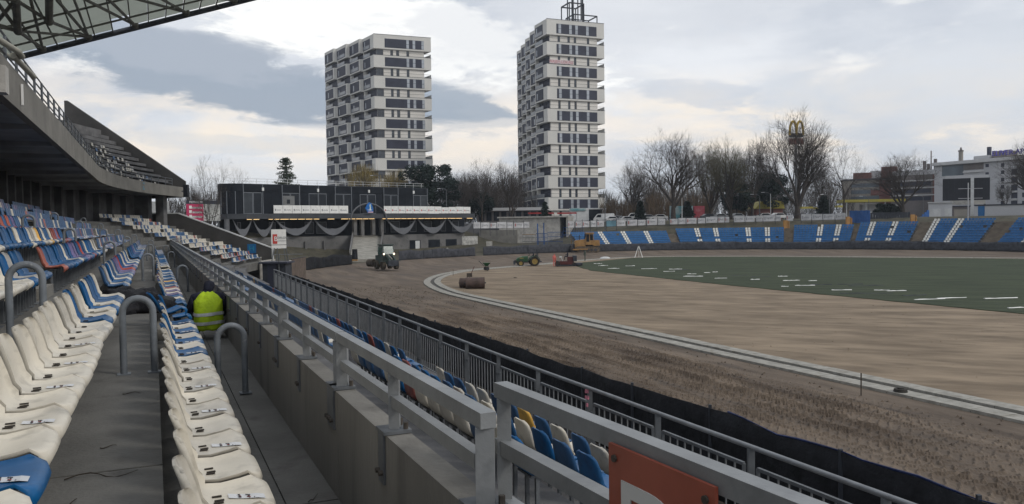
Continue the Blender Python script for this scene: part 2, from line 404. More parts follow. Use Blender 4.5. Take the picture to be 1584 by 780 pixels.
bmesh.ops.recalc_face_normals(bm, faces=bm.faces[:]); bmesh.ops.triangulate(bm, faces=bm.faces[:]); bm.to_mesh(me); bm.free(); me.materials.append(M['turf'])
struct(ob('turf', me), label='freshly laid dark green turf with a straight edge')

# rows of tyre lug prints pressed into the dirt of the near straight: real relief
La, Lb, sa, sb, rl, rs = 10.7, 22.15, 1.0, 60.0, .06, .055
Ls = np.arange(La, Lb, rl); Ss = np.arange(sa, sb, rs); LL, SS = np.meshgrid(Ls, Ss)
rg = np.random.RandomState(5)
lane = .50; li = np.floor((LL - La) / lane).astype(int); lf = ((LL - La) / lane) % 1.0
phs = rg.rand(64)[li % 64]; slant = np.where(li % 2 == 0, .55, -.55)
warp = .10 * np.sin(SS * 1.7 + li * 2.1) + .07 * np.sin(SS * .53 + 1.3 * li)
u = (SS / .34 + phs + slant * (np.abs(lf - .5) * 2) + warp) % 1.0
bars = np.clip(1 - np.abs(u - .5) / .22, 0, 1); bars = bars * bars * (3 - 2 * bars)
edge = np.clip((.5 - np.abs(lf - .5)) / .1, 0, 1)
nzv = rg.rand(len(Ss) // 8 + 2, len(Ls) // 4 + 2)
def up(a, shp):
    y = np.linspace(0, a.shape[0] - 1.001, shp[0]); x = np.linspace(0, a.shape[1] - 1.001, shp[1]); yi = y.astype(int); xi = x.astype(int); fy = (y - yi)[:, None]; fx = (x - xi)[None, :]
    return a[yi][:, xi] * (1 - fy) * (1 - fx) + a[yi + 1][:, xi] * fy * (1 - fx) + a[yi][:, xi + 1] * (1 - fy) * fx + a[yi + 1][:, xi + 1] * fy * fx
amp = .35 + 1.0 * up(nzv, LL.shape); big = up(rg.rand(18, 9), LL.shape)
fade = np.clip((Lb - .9 - LL) / 1.5, 0, 1) * np.clip((sb - 3 - SS) / 20, 0, 1) * np.clip(big * 1.6 - .1, .4, 1)
ZZ = .016 + .135 * bars * edge * amp * fade + .022 * rg.rand(*LL.shape) * fade
ZZ = np.where((LL > Lb - .12) | (SS > sb - .1), .003, ZZ)
co = np.stack([LL * n2d.x + SS * d2.x, LL * n2d.y + SS * d2.y, ZZ], -1).reshape(-1, 3)
h_, w_ = LL.shape; idx = np.arange(h_ * w_).reshape(h_, w_)
q = np.stack([idx[:-1, :-1], idx[:-1, 1:], idx[1:, 1:], idx[1:, :-1]], -1).reshape(-1, 4)
me = bpy.data.meshes.new('track_surface'); me.vertices.add(len(co)); me.vertices.foreach_set('co', co.ravel())
me.loops.add(q.size); me.loops.foreach_set('vertex_index', q.ravel()); me.polygons.add(len(q)); me.polygons.foreach_set('loop_start', np.arange(0, q.size, 4)); me.polygons.foreach_set('loop_total', np.full(len(q), 4))
me.update(); me.validate(); me.polygons.foreach_set('use_smooth', [False] * len(me.polygons)); me.materials.append(M['prints'])
struct(ob('track_surface', me), label='near straight of the dirt track printed with rows of tyre lugs')

# ================================================================== HOME STAND
S_END = 95.0
gs = thing('grandstand', 'grey concrete grandstand with a curved upper balcony on the left', 'grandstand', ST(0, 20, 0))
def srange(a, b):
    if b <= S0: return [a, b]
    a2 = [a] if a >= S0 else [a, S0]
    n = max(1, int((b - max(a, S0)) / 2.0)); st = max(a, S0)
    return a2[:1] + ([S0] if a < S0 else []) + [st + (b - st) * (i + 1) / n for i in range(n)]
def stfn(o, z, t): return ST(o, t, z)
def slab(name, oa, ob_, zb, zt, s1, s2, m, parent=None, ln=7.75, gap=.012):
    a = s1
    while a < s2 - .05:
        b = min(s2, a + ln)
        MB().sweep([(oa, zb), (ob_, zb), (ob_, zt), (oa, zt)], (stfn, srange(a + gap, b - gap))).build(name, m, parent or gs)
        a = b
NEAR = -2.6
slab('concrete_step', .735, 1.057, 3.4, 4.03, NEAR, 76, M['conc_tread'])
rows = [(.02, .725, 4.04)] + [(.017 - .93 * (k + 1), .017 - .93 * k - .003, 4.40 + .36 * k) for k in range(7)]
ROWZ = [r[2] for r in rows]
slab('concrete_step', .02, .722, 3.4, 4.04, NEAR, 76, M['conc_tread'])
for oa, o2, zt in rows[1:]:
    slab('concrete_step', oa, o2, zt - .5, zt, NEAR, S_END, M['conc_tread'])
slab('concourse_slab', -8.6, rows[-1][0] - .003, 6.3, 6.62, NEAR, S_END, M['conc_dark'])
slab('concrete_step', .02, 1.057, 3.4, 4.04, 76, S_END, M['conc_tread'])
for j in range(5):
    slab('concrete_step', 1.06 + .93 * j, 1.06 + .93 * (j + 1) - .003, 2.9 - .36 * j, 3.68 - .36 * j, 76.5, S_END, M['conc_tread'])
slab('parapet_wall', 1.06, 1.19, 2.9, 4.73, NEAR, 76, M['conc_wall'], gap=.006)
LT = [(1.193, 2.147, 3.37), (2.15, 2.897, 3.37 - .004), (2.9, 3.647, 3.10), (3.65, 4.397, 2.83), (4.40, 5.60, 2.56), (5.603, 6.05, 2.30)]
for oa, o2, zt in LT:
    slab('concrete_step', oa, o2, 1.6, zt, NEAR, 52 if oa > 5 else 76, M['conc_dark'])
slab('concrete_step', 5.603, 6.6, 1.6, 2.302, 52, 76, M['conc_dark'])
slab('retaining_wall', 6.053, 6.2, -.1, 2.25, NEAR, 52, M['conc_dark'])
# aisle steps: a half step between every pair of treads
AIS = [13.4 + 15.5 * i for i in range(6)]
for a in AIS[:4]:
    for (oa, o2, zt) in rows[1:]:
        MB().sweep([(o2 + .003, zt - .36), (o2 + .33, zt - .36), (o2 + .33, zt - .18), (o2 + .003, zt - .18)], (stfn, srange(a + .35, a + 1.55))).build('aisle_step', M['conc'], gs)
# dark asphalt walk between the stand and the track
wk = MB().sweep([(6.2, -.05), (10.5, -.05), (10.5, .02), (6.2, .02)], (stfn, [NEAR, 50])).build('walkway', M['asphalt']); struct(wk)
# back wall of the lower tier with columns
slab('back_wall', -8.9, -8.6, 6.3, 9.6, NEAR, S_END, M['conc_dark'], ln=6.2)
s_ = 4.0
while s_ < S_END:
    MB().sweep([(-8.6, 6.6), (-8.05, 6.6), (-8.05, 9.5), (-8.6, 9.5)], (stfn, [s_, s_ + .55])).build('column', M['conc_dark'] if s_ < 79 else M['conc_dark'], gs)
    if s_ < 79:
        MB().sweep([(-8.597, 6.62), (-8.52, 6.62), (-8.52, 8.7), (-8.597, 8.7)], (stfn, [s_ + 1.1, s_ + 2.0])).build('door', M['steel_dark'], gs)
    s_ += 3.1
for s_, oc in ((93.6, -6.2), (93.8, -8.55)):
    MB().sweep([(oc, 5.0), (oc + .85 + (.6 if oc < -7 else 0), 5.0), (oc + .85 + (.6 if oc < -7 else 0), 9.5), (oc, 9.5)], (stfn, [s_, s_ + .9])).build('column', M['conc_dark'], gs)
# balcony: soffit, beams, fascia
slab('soffit', -9.2, -3.75, 9.62, 9.8, NEAR, S_END, M['soffit'])
s_ = 2.0
while s_ < S_END:
    MB().sweep([(-8.6, 9.32), (-3.76, 9.45), (-3.76, 9.618), (-8.6, 9.618)], (stfn, [s_, s_ + .35])).build('beam', M['soffit'], gs); s_ += 6.2
slab('fascia_panel', -3.745, -3.5, 9.37, 10.45, NEAR, S_END, M['conc'], gap=.008)
# upper tier
for u_ in range(11):
    slab('upper_step', -3.75 - .8 * (u_ + 1), -3.75 - .8 * u_ - .003, 9.81 + .6 * u_, 10.0 + .62 * u_, 30, S_END, M['conc_dark'], ln=15.5)
slab('upper_back_wall', -12.9, -12.6, 9.0, 16.9, 30, S_END, M['conc_dark'], ln=15.5)
def gable(poly, s, th, m, name):
    a = [ST(o, s, z) for o, z in poly]; b = [ST(o, s + th, z) for o, z in poly]; n = len(poly); k = MB()
    k.add(a + b, [tuple(range(n - 1, -1, -1)), tuple(range(n, 2 * n))] + [(i, (i + 1) % n, n + (i + 1) % n, n + i) for i in range(n)])
    return k.build(name, m, gs)
gable([(-16.6, 9.0), (-3.5, 9.37), (-3.5, 11.15), (-16.3, 20.2), (-16.6, 20.2)], S_END + .01, .25, M['parapet_dk'], 'end_parapet')
zt = lambda o: 4.40 - .387 * (o + .45) + 1.62
gable([(-8.9, 0), (5.9, 0), (5.9, zt(5.9)), (-4.4, zt(-4.4)), (-8.9, zt(-4.4))], S_END + .012, .24, M['parapet_dk'], 'end_parapet')
cp = MB(); 
for (o1, z1), (o2, z2) in (((-8.9, zt(-4.4)), (-4.4, zt(-4.4))), ((-4.4, zt(-4.4)), (5.9, zt(5.9)))):
    cp.bar(ST(o1, S_END + .13, z1 + .06), ST(o2, S_END + .13, z2 + .06), .34, .12)
cp.bar(ST(5.98, S_END + .13, zt(5.9) + .1), ST(5.98, S_END + .13, .2), .14, .30)
cp.build('coping', M['white2'], gs)
MB().box(ST(6.2, S_END - 3, 1.2), (.2, 5, 2.4), -math.radians(STdir(S_END))).build('end_wall', M['conc_light'], gs)
# sector signs
def text(name, s, size, loc, xdir, ydir, m, parent=None, depth=.004, align='CENTER', world=True):
    cu = bpy.data.curves.new(name, 'FONT'); cu.body = s; cu.size = size; cu.extrude = depth; cu.align_x = align; cu.align_y = 'CENTER'
    t = bpy.data.objects.new(name + '_curve', cu); col.objects.link(t)
    dg = bpy.context.evaluated_depsgraph_get(); me = bpy.data.meshes.new_from_object(t.evaluated_get(dg)); bpy.data.objects.remove(t)
    x = V(xdir).normalized(); y = V(ydir).normalized(); z = x.cross(y)
    M4 = Matrix((x, y, z)).transposed().to_4x4(); M4.translation = V(loc)
    if parent is not None and world:
        l, rz = META[parent.name]; M4 = Matrix.Rotation(-rz, 4, 'Z') @ Matrix.Translation(-l) @ M4
    me.transform(M4); me.materials.clear(); me.materials.append(m); return ob(name, me, parent)
M['cyan'] = mat('cyan sign paint', (.02, .24, .36), .5, .1, 3); M['blue_sign'] = mat('blue sign paint', (.015, .12, .30), .5, .1, 3); M['green_pr'] = mat('green print', (.03, .28, .12), .5, .1, 3)
def sdir(s):
    t = R(STdir(s)); return V((math.sin(t), math.cos(t), 0)), V((math.cos(t), -math.sin(t), 0))
sd_, sn_ = sdir(82)
text('sector_letter', 'G', 1.0, ST(-3.49, 83.3, 9.95), sd_ * -1 if False else -sd_, (0, 0, 1), M['cyan'], gs)
sd_, sn_ = sdir(S_END)
sg = thing('sector_sign', 'blue sign with letter H on the dark end wall of the stand', 'sign', ST(3.7, S_END - .01, 2.9))
pz = zt(3.7) - .85
MB().box(ST(3.7, S_END - .02, pz), (.95, .05, 1.05), -R(STdir(S_END))).build('board', M['blue_sign'], sg)
text('letter', 'H', .85, ST(3.7, S_END - .055, pz), sn_, (0, 0, 1), M['cyan'], sg)
# balcony railing
br = thing('balcony_railing', 'grey steel railing running along the top of the curved balcony front', 'railing', ST(-3.6, 40, 10.45))
ts = [x * 2.0 for x in range(2, 46)] + [91.8]
for zz in (10.72, 10.98, 11.24):
    MB().tube([ST(-3.62, t, zz) for t in ts], .028, 6).build('rail', M['galv_dull'], br)
for t in ts:
    MB().bar(ST(-3.62, t, 10.45), ST(-3.62, t, 11.25), .06).build('post', M['galv_dull'], br)
fl = MB().box(ST(-3.44, 27.6, 9.86), (.05, .09, .62), -TH); tag(fl.build('strip_light', M['white']), 'thin white upright strip on the concrete balcony front', 'strip light')
# bent beige tubes beside the balcony front
tb = MB().tube([A(-30, 44, 19), A(28, 80, 22.3), A(34, 88, 22.8)], .085, 10).tube([A(20, 86, 22.3), A(52, 119, 25.3)], .085, 10).tube([A(-20, 62, 21.0), A(20, 92, 23.3)], .05, 8)
tb.build('drain_tube', M['tube_beige'], gs, smooth=40)
bx_ = MB().box(A(4, 124, 16.4), (.16, .42, .55), -TH); tag(bx_.build('junction_box', M['conc_light']), 'pale square box fixed to the balcony front at the left edge', 'box')

# ------------------------------------------------------------------ roof
rf = thing('stand_roof', 'steel truss roof with translucent sheets over the upper left corner', 'roof', ST(-10, 80, 20))
D3 = V((d2.x, d2.y, 0)); N3 = V((n2d.x, n2d.y, 0))
def onS(px, py, s):
    r = ray(px, py); return CAM + r * ((s - CAM.dot(D3)) / r.dot(D3))
E0, E1 = onS(35, 83, 80), onS(375, -2, 80); U3 = (E1 - E0).normalized(); NR = U3.cross(D3); NR = NR if NR.z > 0 else -NR
def RF(u, s, h=0.0): return E0 + U3 * u + D3 * (s - 80) + NR * h
UL = (E1 - E0).length
u0, u1 = -3.4, UL + 9
us = np.arange(u0, u1, 1.55)
for i in range(len(us) - 1):
    for s1, s2 in ((80, 76.3), (76.2, 70.1), (70.0, 62.1), (62.0, 52)):
        if (i, s1) == (7, 80): continue
        p = [RF(us[i] + .02, s2, .12), RF(us[i + 1] - .02, s2, .12), RF(us[i + 1] - .02, s1, .12), RF(us[i] + .02, s1, .12)]
        MB().add(p + [x + NR * .03 for x in p], [(3, 2, 1, 0), (4, 5, 6, 7), (0, 1, 5, 4), (1, 2, 6, 5), (2, 3, 7, 6), (3, 0, 4, 7)]).build('roof_sheet', M['panel_tr'], rf)
for u in us: MB().bar(RF(u, 52), RF(u, 80), .09, .14).build('purlin', M['truss'], rf)
for s_ in (76.2, 70, 62): MB().bar(RF(u0, s_, -.1), RF(u1, s_, -.1), .14).build('cross_beam', M['truss'], rf)
for s_, r_ in ((80.2, .20), (80.95, .13)): MB().tube([RF(u0 + 2.6, s_, -.12), RF(u1, s_, -.12)], r_, 10).build('edge_beam', M['steel_dark'], rf, smooth=40)
for k in range(14): MB().bar(RF(-.6 + k * 1.8, 80.2, -.1), RF(-.6 + k * 1.8, 80.95, -.1), .12).build('edge_tie', M['steel_dark'], rf)
# triangulated main truss under the sheets
def node(px, py, s):
    r = ray(px, py); tt_ = (E0 - CAM).dot(NR) / r.dot(NR); return CAM + r * (tt_ * .955)
tr_s = 77.5
Nn = {'a': node(-8, 38, tr_s), 'b': node(28, 48, tr_s), 'c': node(76, 33, tr_s), 'd': RF(1.6, 80), 'e': RF(5.4, 80), 'f': node(24, 0, tr_s), 'g': node(76, -14, tr_s), 'h': RF(9.4, 80), 'i': node(150, -18, tr_s), 'j': RF(14, 80), 'k': node(215, -20, tr_s), 'l': node(-10, -4, tr_s), 'm': RF(18.5, 80), 'n': node(285, -22, tr_s), 'o': node(45, -10, tr_s), 'p': node(110, -12, tr_s)}
for a, b, r_ in (('b', 'f', .26), ('c', 'g', .26), ('f', 'c', .13), ('c', 'e', .13), ('b', 'c', .11), ('b', 'd', .14), ('b', 'e', .10), ('a', 'b', .16), ('a', 'f', .13), ('l', 'b', .13), ('d', 'o', .11), ('e', 'g', .12), ('e', 'p', .10), ('h', 'p', .12), ('h', 'i', .12), ('j', 'i', .12), ('j', 'k', .12), ('m', 'k', .12), ('m', 'n', .12), ('a', 'l', .12), ('l', 'f', .14)):
    MB().tube([Nn[a], Nn[b]], r_, 8).build('truss_member', M['truss'], rf, smooth=40)
for a in 'bcdehjm':
    MB().ell(Nn[a], (.34, .34, .34), 8, 6).build('truss_joint', M['truss'], rf, smooth=60)

# ================================================================== WALL RAILING, FENCE, HOOPS
def rail_section(s1, s2, name, label, off=1.125):
    t = thing(name, label, 'railing', ST(off, (s1 + s2) / 2, 4.73), -R(STdir((s1 + s2) / 2)), 'railing sections along the concrete wall')
    P = lambda s, z, do=0: ST(off + do, s, z)
    zt_ = 5.10
    MB().bar(P(s1 + .012, zt_ - .030), P(s2 - .012, zt_ - .030), .064, .06).build('top_rail', M['galv'], t)
    MB().bar(P(s1 + .10, zt_ - .205), P(s2 - .10, zt_ - .205), .05, .06).build('middle_rail', M['galv'], t)
    for s, w_ in ((s1 + .05, .072), ((s1 + s2) / 2, .055), (s2 - .05, .072)):
        po = MB().bar(P(s, 4.72), P(s, zt_ - .062), w_, .055).build('post', M['galv'], t)
        b = MB().box(P(s, 4.742, -.005), (.15, .16, .016), -R(STdir(s))).box(P(s, 4.60, -.072), (.012, .10, .26), -R(STdir(s)))
        b.build('base_plate', M['galv_dull'], po)
        q = MB()
        for ds in (-.05, .05):
            q.tube([P(s + ds, 4.745, .045), P(s + ds, 4.785, .045)], .013, 6); q.tube([P(s + ds * .6, 4.53, -.066), P(s + ds * .6, 4.53, -.10)], .014, 6)
        q.build('bolt', M['bolt'], po)
    return t
ORD = ['first', 'second', 'third', 'fourth', 'fifth', 'sixth', 'seventh', 'eighth', 'ninth', 'tenth', 'eleventh', 'twelfth', 'thirteenth', 'fourteenth', 'fifteenth', 'sixteenth', 'seventeenth', 'eighteenth', 'nineteenth', 'twentieth']
TENS = {2: 'twenty', 3: 'thirty', 4: 'forty', 5: 'fifty'}
def ordw(n):
    if n <= 20: return ORD[n - 1]
    t, u = divmod(n, 10)
    return {2: 'twentieth', 3: 'thirtieth', 4: 'fortieth', 5: 'fiftieth'}[t] if u == 0 else TENS[t] + '-' + ORD[u - 1]
s_ = 2.72; k = 1
while s_ < 75:
    lab = 'galvanised two-bar railing bolted on the concrete wall, ' + ('section nearest the camera' if k == 1 else f'{ordw(k)} section from the near end')
    rail_section(s_, min(s_ + 2.6, 76), 'wall_railing', lab); s_ += 2.6; k += 1

# the tall railing in front, with the orange sector sign
p1 = V((-.06, 3.54, 5.10)); dr = V((math.sin(R(153.3)), math.cos(R(153.3)), 0)); dr = V((.4493, -.8934, 0))
tr_ = thing('stair_railing', 'tall three-bar galvanised railing at the front carrying the orange sign', 'railing', p1 + V((0, 0, -1.73)))
for zz in (5.10, 4.85, 4.59):
    MB().bar(p1 + dr * .0 + V((0, 0, zz - 5.10 - .0325)), p1 + dr * 3.6 + V((0, 0, zz - 5.10 - .0325)), .065, .065).build('rail', M['galv'], tr_)
for t_ in (0.034, 1.75, 3.5):
    MB().bar(p1 + dr * t_ + V((0, 0, -1.73)), p1 + dr * t_ + V((0, 0, -.066)), .062, .068).build('post', M['galv'], tr_)
nrm = V((-dr.y, dr.x, 0)); nrm = nrm if nrm.dot(-V((p1.x + 1, p1.y, 0))) > 0 else -nrm
def rail_t(px):
    r = ray(px, 600); k = (p1.x * r.y - p1.y * r.x) / (dr.y * r.x - dr.x * r.y); return k
ta, tb_ = rail_t(960), rail_t(1127)
sgn = thing('sector_sign', 'orange sector sign with a pale letter D fixed to the front railing', 'sign', p1 + dr * ((ta + tb_) / 2) + V((0, 0, -.75)))
sc_ = p1 + dr * ((ta + tb_) / 2) + nrm * .045
MB().box(sc_ + V((0, 0, -.34)), (tb_ - ta, .012, .60), math.atan2(dr.y, dr.x)).build('panel', M['sign_or'], sgn)
text('letter', 'D', .56, sc_ + nrm * .009 + V((-.0, 0, -.36)) - dr * .02, dr, (0, 0, 1), M['sign_wh'], sgn, .002)
q = MB()
for a_ in (-.43, .43):
    q.tube([sc_ + dr * (a_ * (tb_ - ta)) + nrm * .006 + V((0, 0, -.085)), sc_ + dr * (a_ * (tb_ - ta)) + nrm * .014 + V((0, 0, -.085))], .013, 8)
q.build('screw', M['bolt'], sgn)

# hoops
M['hoop'] = mat('weathered grey hoop paint', (.135, .15, .165), .5, .18, 5, spec=.4, speck=((.25, .25, .25), 22, .62, .78))
def hoop(off0, s, z, label):
    t = thing('guard_hoop', label, 'guard hoop', ST(off0, s, z), -R(STdir(s)), 'guard hoops on the terrace steps')
    x0, x1 = -.135, .135; r = .032; pts = [V((x0, 0, 0))] + [V((x0, 0, .30 + .1 * i)) for i in range(4)]
    for i in range(1, 12):
        a = math.pi - math.pi * i / 12; pts.append(V((.135 * math.cos(a), 0, .60 + .135 * math.sin(a))))
    pts += [V((x1, 0, .60 - .1 * i)) for i in range(4)] + [V((x1, 0, 0))]
    MB().tube(pts, r, 12).build('hoop', M['hoop'], t, smooth=50, world=False)
    for x in (x0, x1): MB().box((x, 0, .006), (.12, .12, .012)).build('foot_plate', M['hoop'], t, world=False)
hoff = [.72, -.16, -1.09, -2.02, -2.95, -3.88]
rown = ['front row', 'second row', 'third row', 'fourth row', 'fifth row', 'sixth row']
for i, s in enumerate((8.55, 24.0, 39.5, 55.0)):
    for r_ in range(6):
        if i == 0 and r_ > 2: continue
        lab = f'bent grey steel hoop on the step of the {rown[r_]}, ' + ('nearest the camera' if i == 0 else f'{ordw(i + 1)} hoop along that row')
        hoop(hoff[r_] , s if r_ else s + .35, ([4.04] + ROWZ[1:])[r_], lab)

# field side barrier fence with bars
def fence_off(s): return 5.76 + max(0, s - 12) * .0165
fn = thing('barrier_fence', 'grey steel barrier fence with upright bars in front of the lower seats', 'fence', ST(5.8, 20, 2.3))
s_ = 3.2; nb = 0
FS = []
while s_ < 48: FS.append(s_); s_ += 1.72
fp = lambda s, z, do=0.0: ST(fence_off(s) + do, s, z)
restb = MB()
M['rail_lt'] = mat('bright galvanised tube', (.21, .22, .23), .45, .15, 5, metal=.4, spec=.5)
for i, s in enumerate(FS):
    MB().bar(fp(s, 2.28), fp(s, 3.38), .07, .055).build('post', M['galv_dull'], fn)
    if i + 1 < len(FS):
        e = FS[i + 1]
        MB().tube([fp(s, 3.40), fp(e, 3.40)], .030, 8).build('top_rail', M['rail_lt'], fn, smooth=50)
        fr = MB()
        for zz in (3.19, 2.42): fr.bar(fp(s + .11, zz), fp(e - .11, zz), .035)
        for q_ in (s + .11, e - .11): fr.bar(fp(q_, 2.42), fp(q_, 3.19), .035)
        for zz in (3.05, 2.55):
            fr.bar(fp(s, zz), fp(s + .11, zz), .03); fr.bar(fp(e - .11, zz), fp(e, zz), .03)
        fr.build('panel_frame', M['galv_dull'], fn)
        for j in range(9):
            b = s + .11 + (e - s - .22) * (j + 1) / 10
            MB().tube([fp(b, 2.43), fp(b, 3.18)], .011, 5, caps=False).build('bar', M['rail_lt'], fn)
tape = MB()
px_, s1 = None, FS[4]
for zz, a_ in ((3.36, .05), (3.27, .08), (3.16, .03)): tape.box(fp(s1, zz, -.05), (.012, .03 + a_ * .5, .05), -TH + zz * 3)
tag(tape.build('tape_strip', mat('pink and white tape', (.55, .2, .26), .6, .4, 14)), 'torn pink and white tape tied to a barrier fence post', 'tape')

# black fabric screens along the outside of the track
TOPS = {}
M['blue_tarp'] = mat('blue tarpaulin', (.012, .022, .075), .6, .3, 3, bump=.3, bscale=6)
def screen(path, name, label, ztop, m, bot, posts=True, seed=1, group='black fabric screens round the track', hem=None):
    rg_ = random.Random(seed); L_ = [0.0]
    for a, b in zip(path, path[1:]): L_.append(L_[-1] + (b - a).length)
    t = thing(name, label, 'fabric screen', path[len(path) // 2].copy(), 0, group)
    vs = []; nh = 5; off1, off2 = rg_.random() * 9, rg_.random() * 9
    for i, p in enumerate(path):
        a, b = path[max(i - 1, 0)], path[min(i + 1, len(path) - 1)]; tt = (b - a).normalized(); nn = V((tt.y, -tt.x, 0)); l = L_[i]
        bay = (l / 3.0) % 1.0; sag = 4 * bay * (1 - bay); zt_ = ztop(i, l) - (.06 if seed == 3 else .14) * sag * (.4 + .6 * mnoise.noise(V((l * .11, off1, 0))))  + .05 * mnoise.noise(V((l * 1.3, off2, 0)))
        zb_ = bot(i, l)
        for j in range(nh):
            f = j / (nh - 1)
            w_ = .10 * math.sin(l * 3.1 + 5 * f * math.sin(l * .37 + off1)) * (.3 + f) * .6 + .11 * mnoise.noise(V((l * .9, f * 2.2, off2))) + .20 * sag * (f) * (1 - f)
            vs.append(p + nn * w_ + V((0, 0, zt_ + (zb_ - zt_) * f)))
    fs = [(i * nh + j, i * nh + j + 1, (i + 1) * nh + j + 1, (i + 1) * nh + j) for i in range(len(path) - 1) for j in range(nh - 1)]
    tops_ = [V(vs[i * nh]) for i in range(len(path))]
    k = MB(); k.add(vs, fs); o = k.build('sheet', m, t, smooth=70); TOPS[o.name] = [V(vs[i * nh]) for i in range(len(path))] if False else None
    if hem:
        hp = [tops_[i] + V((0, 0, .015)) for i in range(*hem)]; MB().tube(hp, [.010 + .014 * abs(math.sin(i * .7)) for i in range(len(hp))], 6).build('hem', M['blue_tarp'], t, 60)
    md = o.modifiers.new('thickness', 'SOLIDIFY'); md.thickness = .02
    if posts:
        l0 = 0
        for i, p in enumerate(path):
            if L_[i] >= l0:
                MB().bar(p + V((0, 0, bot(i, L_[i]) - .05)), p + V((0, 0, ztop(i, L_[i]) + .05)), .06).build('post', M['steel_dark'], t); l0 += 3.0
    return t
near_path = [W(10.62, s) for s in np.arange(-2, 71, .5)]
def nt_top(i, l): return 1.86 + .03 * math.sin(l * .5) + .02 * math.sin(l * 1.31)
screen(near_path, 'fabric_screen', 'long black fabric screen along the near side of the dirt track', nt_top, M['fabric'], lambda i, l: .0, True, 3, hem=(10, 31))
far_path = [OV(ph) for ph in np.arange(-33.0, 84, .55)]
gz2 = lambda p: ground_z(p.x, p.y)
screen(far_path, 'fabric_screen', 'dark grey fabric screen below the far blue seats', lambda i, l: 2.05 + .1 * math.sin(l * .21), M['fabric_grey'], lambda i, l: .42, True, 8)
ph_of = {}
def ph_at(px, dr=0, z=.4):
    best = min((abs(proj(OV(ph / 10, dr, z))[0] - px), ph / 10) for ph in range(-1100, 850)); return best[1]
sec = [(473, 545, 'draped black fabric screen to the left of the concrete ramp'), (617, 668, 'grey draped fabric screen to the right of the loader'), (668, 735, 'sagging grey fabric screen below the grey lower wall'), (748, 868, 'flat dark fabric screen between the roadway and the bulldozer')]
for i, (a, b, lab) in enumerate(sec):
    pa, pb = ph_at(a), ph_at(b)
    screen([OV(pa + (pb - pa) * k / 40) for k in range(41)], 'fabric_screen', lab, lambda i, l: 2.0 + .12 * math.sin(l * .8), M['fabric'] if i == 0 else M['fabric_grey'], lambda i, l: .42, True, 20 + i)

# ================================================================== SEATS
def seat_mesh(name, m):
    prof = [(.425, .375, .19), (.440, .405, .205), (.428, .436, .215), (.385, .446, .22), (.30, .434, .222), (.20, .420, .222), (.125, .426, .220), (.080, .458, .217), (.055, .515, .214), (.040, .59, .208), (.022, .665, .20), (.004, .730, .182), (-.008, .760, .15), (-.014, .775, .10)]
    nw = 9; tops = []; 
    for i, (x, z, hw) in enumerate(prof):
        f = i / (len(prof) - 1)
        for j in range(nw):
            t = -1 + 2 * j / (nw - 1); y = hw * math.sin(t * math.pi / 2 * .98) / math.sin(math.pi / 2 * .98)
            e = abs(t) ** 3.2
            if i <= 6: tops.append(V((x - .035 * e * (i < 4), y, z + .022 * e * (1 if i > 2 else .0) - .035 * e * (i < 2))))
            else: tops.append(V((x + .045 * e * (1 - max(0, f - .55) * 1.2), y, z + .02 * e * (i < 8))))
    nr = len(prof); vs = list(tops); bm = bmesh.new()
    for i in range(nr):
        a, b = prof[max(i - 1, 0)], prof[min(i + 1, nr - 1)]; tx, tz = b[0] - a[0], b[1] - a[1]; l = math.hypot(tx, tz); nn = V((tz / l, 0, -tx / l)); nn = nn if True else nn
        for j in range(nw): vs.append(tops[i * nw + j] - V((tz / l, 0, -tx / l)) * .014)
    o = nr * nw; fs = []
    for i in range(nr - 1):
        for j in range(nw - 1):
            a, b, c, d = i * nw + j, i * nw + j + 1, (i + 1) * nw + j + 1, (i + 1) * nw + j
            fs.append((a, b, c, d)); fs.append((o + d, o + c, o + b, o + a))
    for i in range(nr - 1):
        a, d = i * nw, (i + 1) * nw; fs.append((a, d, o + d, o + a)); a, d = a + nw - 1, d + nw - 1; fs.append((d, a, o + a, o + d))
    for j in range(nw - 1):
        fs.append((j + 1, j, o + j, o + j + 1)); a = (nr - 1) * nw + j; fs.append((a, a + 1, o + a + 1, o + a))
    k = MB(); k.add(vs, fs); me = k.mesh(name, 60); me.materials.append(m); return me
SM = {c: seat_mesh('plastic_seat_' + c, M['seat_' + c]) for c in SEATC}
bk = MB(); bk.box((.20, -.11, .20), (.035, .035, .40)); bk.box((.20, .11, .20), (.035, .035, .40)); bk.box((.20, 0, .392), (.16, .30, .022)); bk.box((.21, 0, .006), (.1, .3, .012))
BKM = bk.mesh('bracket'); BKM.materials.append(M['galv_dull'])
sl = MB()
for y, x in ((-.055, .175), (-.02, .18), (.045, .172)): sl.box((x, y, .4275), (.045, .014, .006), .12)
SLM = sl.mesh('drain_slots'); SLM.materials.append(M['slot'])
stk = MB(); sv = []
for i in range(6):
    x = .225 + i * .032; z = (.4265, .429, .4335, .440, .4475, .449)[i]; yy = .03 - i * .028
    sv += [V((x, yy - .035, z + .003)), V((x, yy + .035, z + .003))]
stk.add(sv, [(2 * i, 2 * i + 2, 2 * i + 3, 2 * i + 1) for i in range(5)]); SKM = stk.mesh('sticker'); SKM.materials.append(M['sticker'])
prn = MB(); rp = random.Random(4)
for i in range(22):
    f = rp.choice([.30, .33, .5, .54, .58, .72, .76, .80]) ; x = .225 + .16 * f; y = .03 - .14 * f + rp.uniform(-.024, .024); zz = .4275 + .0225 * max(0, f - .05) + .0045
    prn.box((x, y, zz), (rp.uniform(.004, .012), rp.uniform(.006, .014), .0014), .15, 1 if i % 7 == 0 else 0)
PRM = prn.mesh('print'); PRM.materials.append(M['ink']); PRM.materials.append(M['ink_red'])
